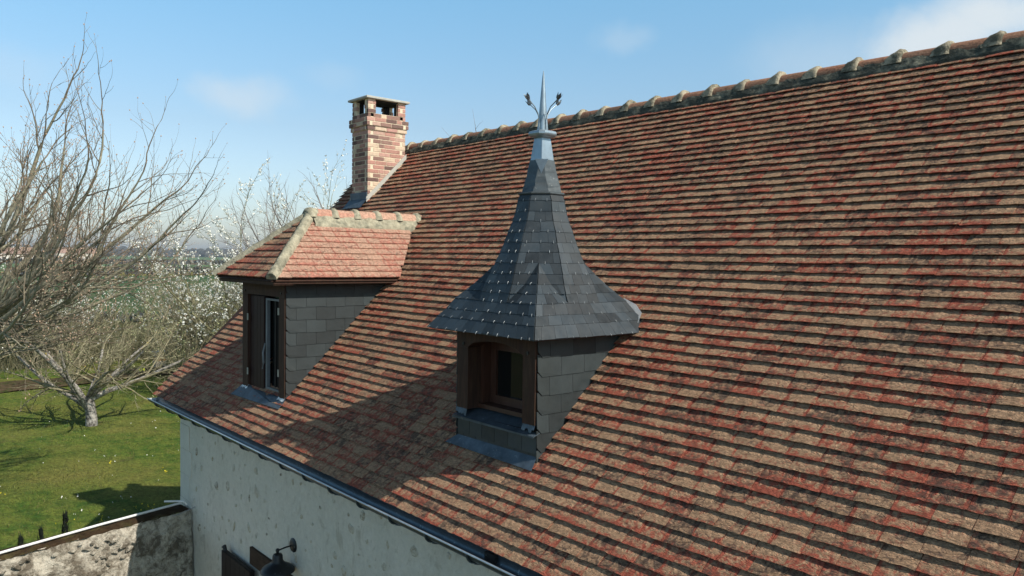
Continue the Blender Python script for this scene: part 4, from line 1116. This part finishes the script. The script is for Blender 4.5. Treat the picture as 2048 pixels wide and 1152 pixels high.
def octa(b, p, s_, d=Vector((0, 0, 1))):
    x = d.orthogonal().normalized() * s_; y = d.cross(x); z = d * s_ * 1.8
    b.add([p + x, p + y, p - x, p - y, p + z, p - z * .5], [(0, 1, 4), (1, 2, 4), (2, 3, 4), (3, 0, 4), (1, 0, 5), (2, 1, 5), (3, 2, 5), (0, 3, 5)])

# the big budding tree whose trunk stands left of the picture
bt = empty('budding_tree', (-8.9, -2.4, 0), label='big bare tree with swelling buds reaching in from the left edge', cat='tree')
T1 = Tree(5)
cfg = dict(seg=[7, 8, 7, 6, 5, 4], wob=[.10, .12, .17, .22, .24], up=[.5, .35, .35, .32, .25], taper=.45, levels=5, nb=[5, 4, 4, 3, 1], first=.22, ang=(22, 50), len=.66, rmin=.0045)
base = Vector((0, 0, 0))
trunk = MB(); tp = [Vector((0, 0, -.1)), Vector((.05, .1, 1.3)), Vector((.0, .15, 2.7)), Vector((.1, .2, 4.1))]
trunk.tube(tp, [.34, .26, .23, .21], 12, cap=False)
for (dx, dy, dz, L, r_) in ((.95, .40, .16, 3.6, .085), (.60, .80, .20, 3.8, .085), (.85, .05, .75, 3.7, .10), (.45, .75, .80, 3.9, .10), (.25, .35, 1.2, 4.1, .12), (.15, 1.0, .45, 3.7, .09),
                            (.55, .85, .30, 3.9, .075), (.75, .60, .12, 3.7, .07), (.62, .70, .62, 4.1, .085), (.40, .95, .10, 3.6, .07), (.85, .35, .35, 3.9, .075), (.50, .60, 1.0, 4.4, .10), (-.5, .2, 1.0, 3.6, .11), (-.7, -.5, .8, 3.4, .10), (.2, -.8, .8, 3.4, .10), (.75, .62, .48, 3.9, .085), (1.0, .6, -.02, 3.0, .07)):
    st = tp[-1] + Vector((0, 0, -.6 + .5 * dz)); T1.grow(st, Vector((dx, dy, dz)).normalized(), L * (1.06 if dz < .5 else .86), r_, 1, cfg)
trunk.out('trunk', MB_BIG, bt, smooth=True)
b = T1.mesh((1,), 9); b.out('limb', MB_BIG, bt, smooth=True, kind='stuff')
b = T1.mesh((2,), 8); b.out('branch', MB_BIG, bt, smooth=True, kind='stuff')
b = T1.mesh((3, 4, 5), 7); b.out('twig', MB_TWIG, bt, kind='stuff')
bd = MB(); rr = random.Random(2)
for (p, d_) in T1.tips:
    octa(bd, p, rr.uniform(.007, .018), d_)
bd.out('bud', MBUD, bt, kind='stuff')
print('T1 lines', len(T1.lines), 'tips', len(T1.tips))

def fruit_tree(name, loc, seed, H, spread, label, tw, tr, nb=(4, 4, 4), bloom=None, stems=5, group=None, leaf=.04, nbloom=0, r0=.09, lowest=.8, upd=.45, ang=(28, 60)):
    e_ = empty(name, loc, label=label, cat='tree', group=group)
    t = Tree(seed); r = t.r
    cfg = dict(seg=[5, 5, 4, 4, 3], wob=[.14, .16, .2, .24], up=[upd, upd * .6, .1, .05], taper=.42, levels=4, nb=[4, *nb], first=.18, ang=ang, len=.58, rmin=.006)
    fork = Vector((r.uniform(-.1, .1), r.uniform(-.1, .1), lowest))
    b = MB(); b.tube([Vector((0, 0, -.1)), fork * .5 + Vector((.04, .02, 0)), fork], [r0 * 2.1, r0 * 1.7, r0 * 1.75], 10, cap=False)
    for k_ in range(stems):
        a = 2 * math.pi * (k_ + r.uniform(-.25, .25)) / stems; sp_ = spread * r.uniform(.5, 1.1)
        d_ = Vector((math.cos(a) * sp_, math.sin(a) * sp_, 1)).normalized()
        t.grow(fork + Vector((0, 0, -.05 * k_)), d_, H * .52 * r.uniform(.85, 1.15), r0 * r.uniform(.8, 1.1), 1, cfg)
    top = max(q.z for l in t.lines for q in l[1]); k_ = min(max(H / top, .6), 1.9); e_.scale = (k_, k_, k_)
    b.out('trunk', tr, e_, smooth=True)
    b = t.mesh((1,), 8); b.out('limb', tr, e_, smooth=True, kind='stuff')
    b = t.mesh((2, 3, 4), 6); b.out('twig', tw, e_, kind='stuff')
    if bloom:
        bb = MB(); L_ = [l for l in t.lines if l[0] >= 3]; zt_ = max(l[1][0].z for l in L_); L_ += [l for l in L_ if l[1][0].z > .55 * zt_] * 2
        for _ in range(nbloom):
            lev, pts, rads = r.choice(L_); i = r.randrange(len(pts) - 1); p = pts[i].lerp(pts[i + 1], r.random()); clump(bb, p, r, leaf, 3)
        bb.out('blossom', bloom, e_, kind='stuff')
    return e_, t
fruit_tree('fruit_tree', (-17.0, 2.5, 0), 31, 4.9, 1.35, 'old bare fruit tree with a short silvery forked trunk on the lawn', MB_PALE, MB_TRUNK, (5, 5, 5), MBLOOM2, 9, leaf=.016, nbloom=500, r0=.085, lowest=.85, upd=.12)
fruit_tree('fruit_tree', (-21.5, -3.2, 0), 37, 4.4, 1.2, 'low bare fruit tree at the left edge, behind the first one', MB_PALE, MB_TRUNK, (5, 5, 4), MBLOOM2, 8, leaf=.016, nbloom=300, r0=.08, lowest=.7, upd=.1)
# flowering hedge trees beyond the lawn
spots = [(-29.5, -3.5, 4.8, 41, 'loose white flowering tree at the far left of the hedge'), (-29.0, .6, 5.2, 42, 'white flowering tree right behind the silvery trunk'),
         (-31.5, 4.6, 5.3, 43, 'wide flowering tree left of the beehive'), (-31.0, 10.6, 5.9, 44, 'flowering tree just right of the beehive'),
         (-25.0, 9.0, 7.0, 45, 'twiggy flowering tree whose crown shows left of the hipped dormer roof'), (-21.3, 10.3, 10.8, 46, 'tallest white flowering tree, rising just left of the hipped dormer peak'),
         (-36.5, 8.0, 5.8, 47, 'pale flowering tree deep in the hedge above the beehive'), (-35.0, 1.5, 5.2, 48, 'flowering tree deep in the hedge behind the silvery trunk, second row'),
         (-24.0, 10.2, 9.6, 49, 'flowering tree between the tallest one and the beehive'), (-22.0, 7.2, 4.6, 50, 'low twiggy tree growing close to the left verge of the roof')]
bt_ = {}
for (x, y, H, sd, lab) in spots:
    bt_[sd] = fruit_tree('blossom_tree', (x, y, 0), sd, H, .8, lab, MB_PALE if sd in (43, 45, 50, 42) else MB_BLOS, MB_BLOS, (5, 5, 5), MBLOOM if sd not in (50, 48) else MBLOOM2, 8, 'white flowering trees beyond the lawn', .034 if sd not in (46, 49) else .045, 600 if sd not in (46, 49) else 2600, .07, .4, .25)
def copy_tree(src, loc, rz, sc, lab, group):
    r = src.copy(); C.objects.link(r); r.location = loc; r.rotation_euler = (0, 0, rz); r.scale = src.scale * sc; r['label'] = lab; r['group'] = group
    for ch in [o for o in D.objects if o.parent == src]:
        c = ch.copy(); C.objects.link(c); c.parent = r
    return r
G_ = 'white flowering trees beyond the lawn'
for sd, x, y, rz, sc, lab in ((45, -33.5, 2.8, 1.1, 1.0, 'flowering tree between the silvery trunk and the beehive, well back'), (44, -35.5, 12.5, 2.2, 1.05, 'flowering tree furthest back on the right of the hedge'),
        (43, -28.6, 13.4, .7, 1.25, 'broad flowering tree mostly hidden behind the hipped dormer'), (49, -34.5, -1.5, 2.9, .85, 'flowering tree in the second row at the left edge'),
        (50, -27.0, 9.9, 4.0, 1.15, 'small twiggy tree just right of the beehive, in front of the flowering ones'), (45, -24.0, 8.6, 3.3, .8, 'small twiggy tree touching the left verge of the roof'),
        (42, -40.5, 5.5, .3, 1.1, 'flowering tree at the very back of the hedge, above the bucket'), (47, -26.8, 12.9, 1.9, .95, 'flowering tree just left of the dormer hip, behind the twiggy one')):
    copy_tree(bt_[sd][0], (x, y, 0), rz, sc, lab, G_)
# bare trees behind the house
for (x, y, H, sd, lab) in ((-15.6, 10.3, 9.7, 51, 'bare grey tree seen just left of the chimney'), (-20.0, 13.6, 8.0, 52, 'thin bare grey tree behind the peak of the hipped dormer'),
                           (-7.4, 10.8, 10.0, 53, 'bare tree whose twig tips show above the ridge left of the spire'), (-8.6, 9.6, 9.5, 54, 'bare tree with a few twig tips just right of the chimney')):
    bt_[sd] = fruit_tree('bare_tree', (x, y, 0), sd, H, .6, lab, MB_FAR, MB_FAR, (5, 5, 5), None, 8, 'bare grey trees behind the house', r0=.10, lowest=1.6, upd=.6, ang=(20, 45))
for sd, x, y, rz, sc, lab in ((51, -17.2, 11.6, 2.0, .92, 'bare grey tree left of the chimney, half a step behind the first'), (52, -18.2, 12.6, 1.0, 1.1, 'bare grey tree between the hipped dormer peak and the chimney'), (53, -8.8, 12.6, 2.2, .93, 'bare tree behind the ridge midway between chimney and spire')):
    copy_tree(bt_[sd][0], (x, y, 0), rz, sc, lab, 'bare grey trees behind the house')
# scrubby hedge bottoms
hd_ = MB(); rr = random.Random(14)
for i in range(5200):
    y = rr.uniform(-9, 19); x = -33.5 - (y * .30) + rr.gauss(0, 1.5); h = rr.uniform(.7, 2.3) * (1 + .3 * nz(y * .5, 1, 1)); p = Vector((x, y, 0)); q = p + Vector((rr.uniform(-.5, .5), rr.uniform(-.5, .5), h))
    w = Vector((.012, .012, 0)); hd_.add([p - w, p + w, q], [(0, 1, 2)])
hd_.out('bramble_thicket', MB_BLOS, kind='stuff', label='tangled olive brown thicket along the far side of the lawn')
lv = MB()
for i in range(9000):
    y = rr.uniform(-9, 19); x = -33.5 - (y * .30) + rr.gauss(0, 1.6); z = abs(rr.gauss(0, .9)) + .05; clump(lv, Vector((x, y, z)), rr, .05, 1)
lv.out('thicket_leaves', MHEDGE, kind='stuff', label='dark small leaves in the thicket behind the lawn')
# tufts and flowers on the lawn
gb = MB(); rr = random.Random(77)
for i in range(30000):
    x = rr.uniform(-27, -1.5); y = rr.uniform(-6, 9)
    if nz(x * .8, y * .8, 2) < -.15 and rr.random() < .6: continue
    a = rr.uniform(0, 6.283); h = rr.uniform(.03, .085); p = Vector((x, y, .04)); w = Vector((math.cos(a), math.sin(a), 0)) * .012; q = p + Vector((rr.uniform(-.04, .04), rr.uniform(-.04, .04), h))
    gb.add([p - w, p + w, q], [(0, 1, 2)])
gb.out('grass_tufts', MGRASS, kind='stuff', label='short green and straw coloured grass on the lawn')
fw = MB()
for i in range(70):
    cx, cy = rr.uniform(-18, -4), rr.uniform(-4, 6)
    for _ in range(rr.choice((1, 1, 2, 4))):
        clump(fw, Vector((cx + rr.gauss(0, .2), cy + rr.gauss(0, .2), .10)), rr, .018, 2)
fw.out('daisies', MBLOOM, kind='stuff', label='scattered white daisies in the lawn')
fw = MB()
for (cx, cy) in [(-9.9, -1.35), (-9.6, -1.2), (-6.2, .5)] + [(rr.uniform(-12, -5), rr.uniform(-3, 3)) for _ in range(8)]:
    for _ in range(5): clump(fw, Vector((cx + rr.gauss(0, .18), cy + rr.gauss(0, .15), .10)), rr, .02, 2)
fw.out('dandelions', MYEL, kind='stuff', label='small yellow flowers in the lawn')
# made-up dark spiky plants standing in for jagged shadow marks on the lawn
for (x, y, h, lab) in ((-.30, -1.47, 2.24, 'tallest dark juniper tip behind the white pipe'), (-.22, -1.78, 2.10, 'middle dark juniper tip behind the white pipe'), (-.18, -2.02, 2.06, 'lowest dark juniper tip, nearest the left edge')):
    e_ = empty('shadow_spike', (x, y, 0), label=lab, cat='shadow stand-in', group='dark stand-ins for shadow marks behind the garden wall')
    b = MB(); b.tube([(0, 0, -.05), (0, 0, h * .8)], [.03, .008], 6); b.out('stem', MB_TRUNK, e_)
    b = MB(); rr = random.Random(int(h * 100))
    for i in range(700):
        z = rr.uniform(.1, h * .96); a = rr.uniform(0, 6.283); r_ = .13 * (1 - (z / h) ** 3) * rr.random() ** .5; p = Vector((r_ * math.cos(a), r_ * math.sin(a), z)); w = Vector((-math.sin(a), math.cos(a), 0)) * .012
        b.add([p - w, p + w, p + Vector((.02 * math.cos(a), .02 * math.sin(a), rr.uniform(.05, .11)))], [(0, 1, 2)])
    b.out('spikes', MSPIKE, e_, kind='stuff')
# ------------------------------------------------------------------ beehive
hv = empty('beehive', (-28.4, 8.0, 0), label='wooden beehive with pale orange middle box and grey lid beyond the lawn', cat='beehive')
MH1 = simple('hive_orange', (.62, .32, .13), .8, .2, 6); MH2 = simple('hive_pale', (.45, .40, .30), .8, .25, 6); MH3 = simple('hive_lid', (.32, .35, .37), .5, .15, 6)
b = MB(); b.box((-.26, -.26, .28), (.26, .26, .60)); b.out('brood_box', MH2, hv)
b = MB(); b.box((-.255, -.255, .605), (.255, .255, .78)); b.out('honey_box', MH1, hv)
b = MB(); b.box((-.26, -.26, .785), (.26, .26, .95)); b.out('honey_box', MH2, hv)
b = MB(); b.box((-.30, -.30, .955), (.30, .30, 1.05)); b.out('lid', MH3, hv)
for (x, y) in ((-.22, -.22), (.22, -.22), (-.22, .22), (.22, .22)):
    b = MB(); b.box((x - .03, y - .03, .0), (x + .03, y + .03, .275)); b.out('leg', MH2, hv)
b = MB(); b.box((.261, -.15, .30), (.268, .15, .33)); b.out('entrance', MDARK, hv)
e_ = empty('bucket', (-27.9, 7.0, .1), label='small upturned yellow green bucket by the leaf bed left of the beehive', cat='bucket')
b = MB(); b.loft([[(r_ * math.cos(a * .5236), r_ * math.sin(a * .5236), z) for a in range(12)] for r_, z in ((.20, 0), (.22, .04), (.15, .26), (.02, .27))]); autosmooth(b.out('shell', simple('yellow_green_plastic', (.55, .66, .06), .5, .1), e_), 40)
b = MB(); b.tube([(.22 * math.cos(a * .314), .22 * math.sin(a * .314), .02) for a in range(21)], .012, 6); b.out('rim', simple('green_plastic_rim', (.40, .52, .05), .5, .1), e_)

# ------------------------------------------------------------------ air
hz = MB(); hz.box((-4020, -3520, -1.03), (1520, 3520, 48))
hm = D.materials.new('haze'); hm.use_nodes = True; hn_ = hm.node_tree; hn_.nodes.clear()
pv = hn_.nodes.new('ShaderNodeVolumePrincipled'); pv.inputs['Color'].default_value = (.80, .88, 1.0, 1); pv.inputs['Density'].default_value = .00024; pv.inputs['Anisotropy'].default_value = .2
ho = hn_.nodes.new('ShaderNodeOutputMaterial'); hn_.links.new(pv.outputs[0], ho.inputs['Volume'])
hz.out('haze', hm, kind='stuff', label='thin pale spring haze over the far fields')
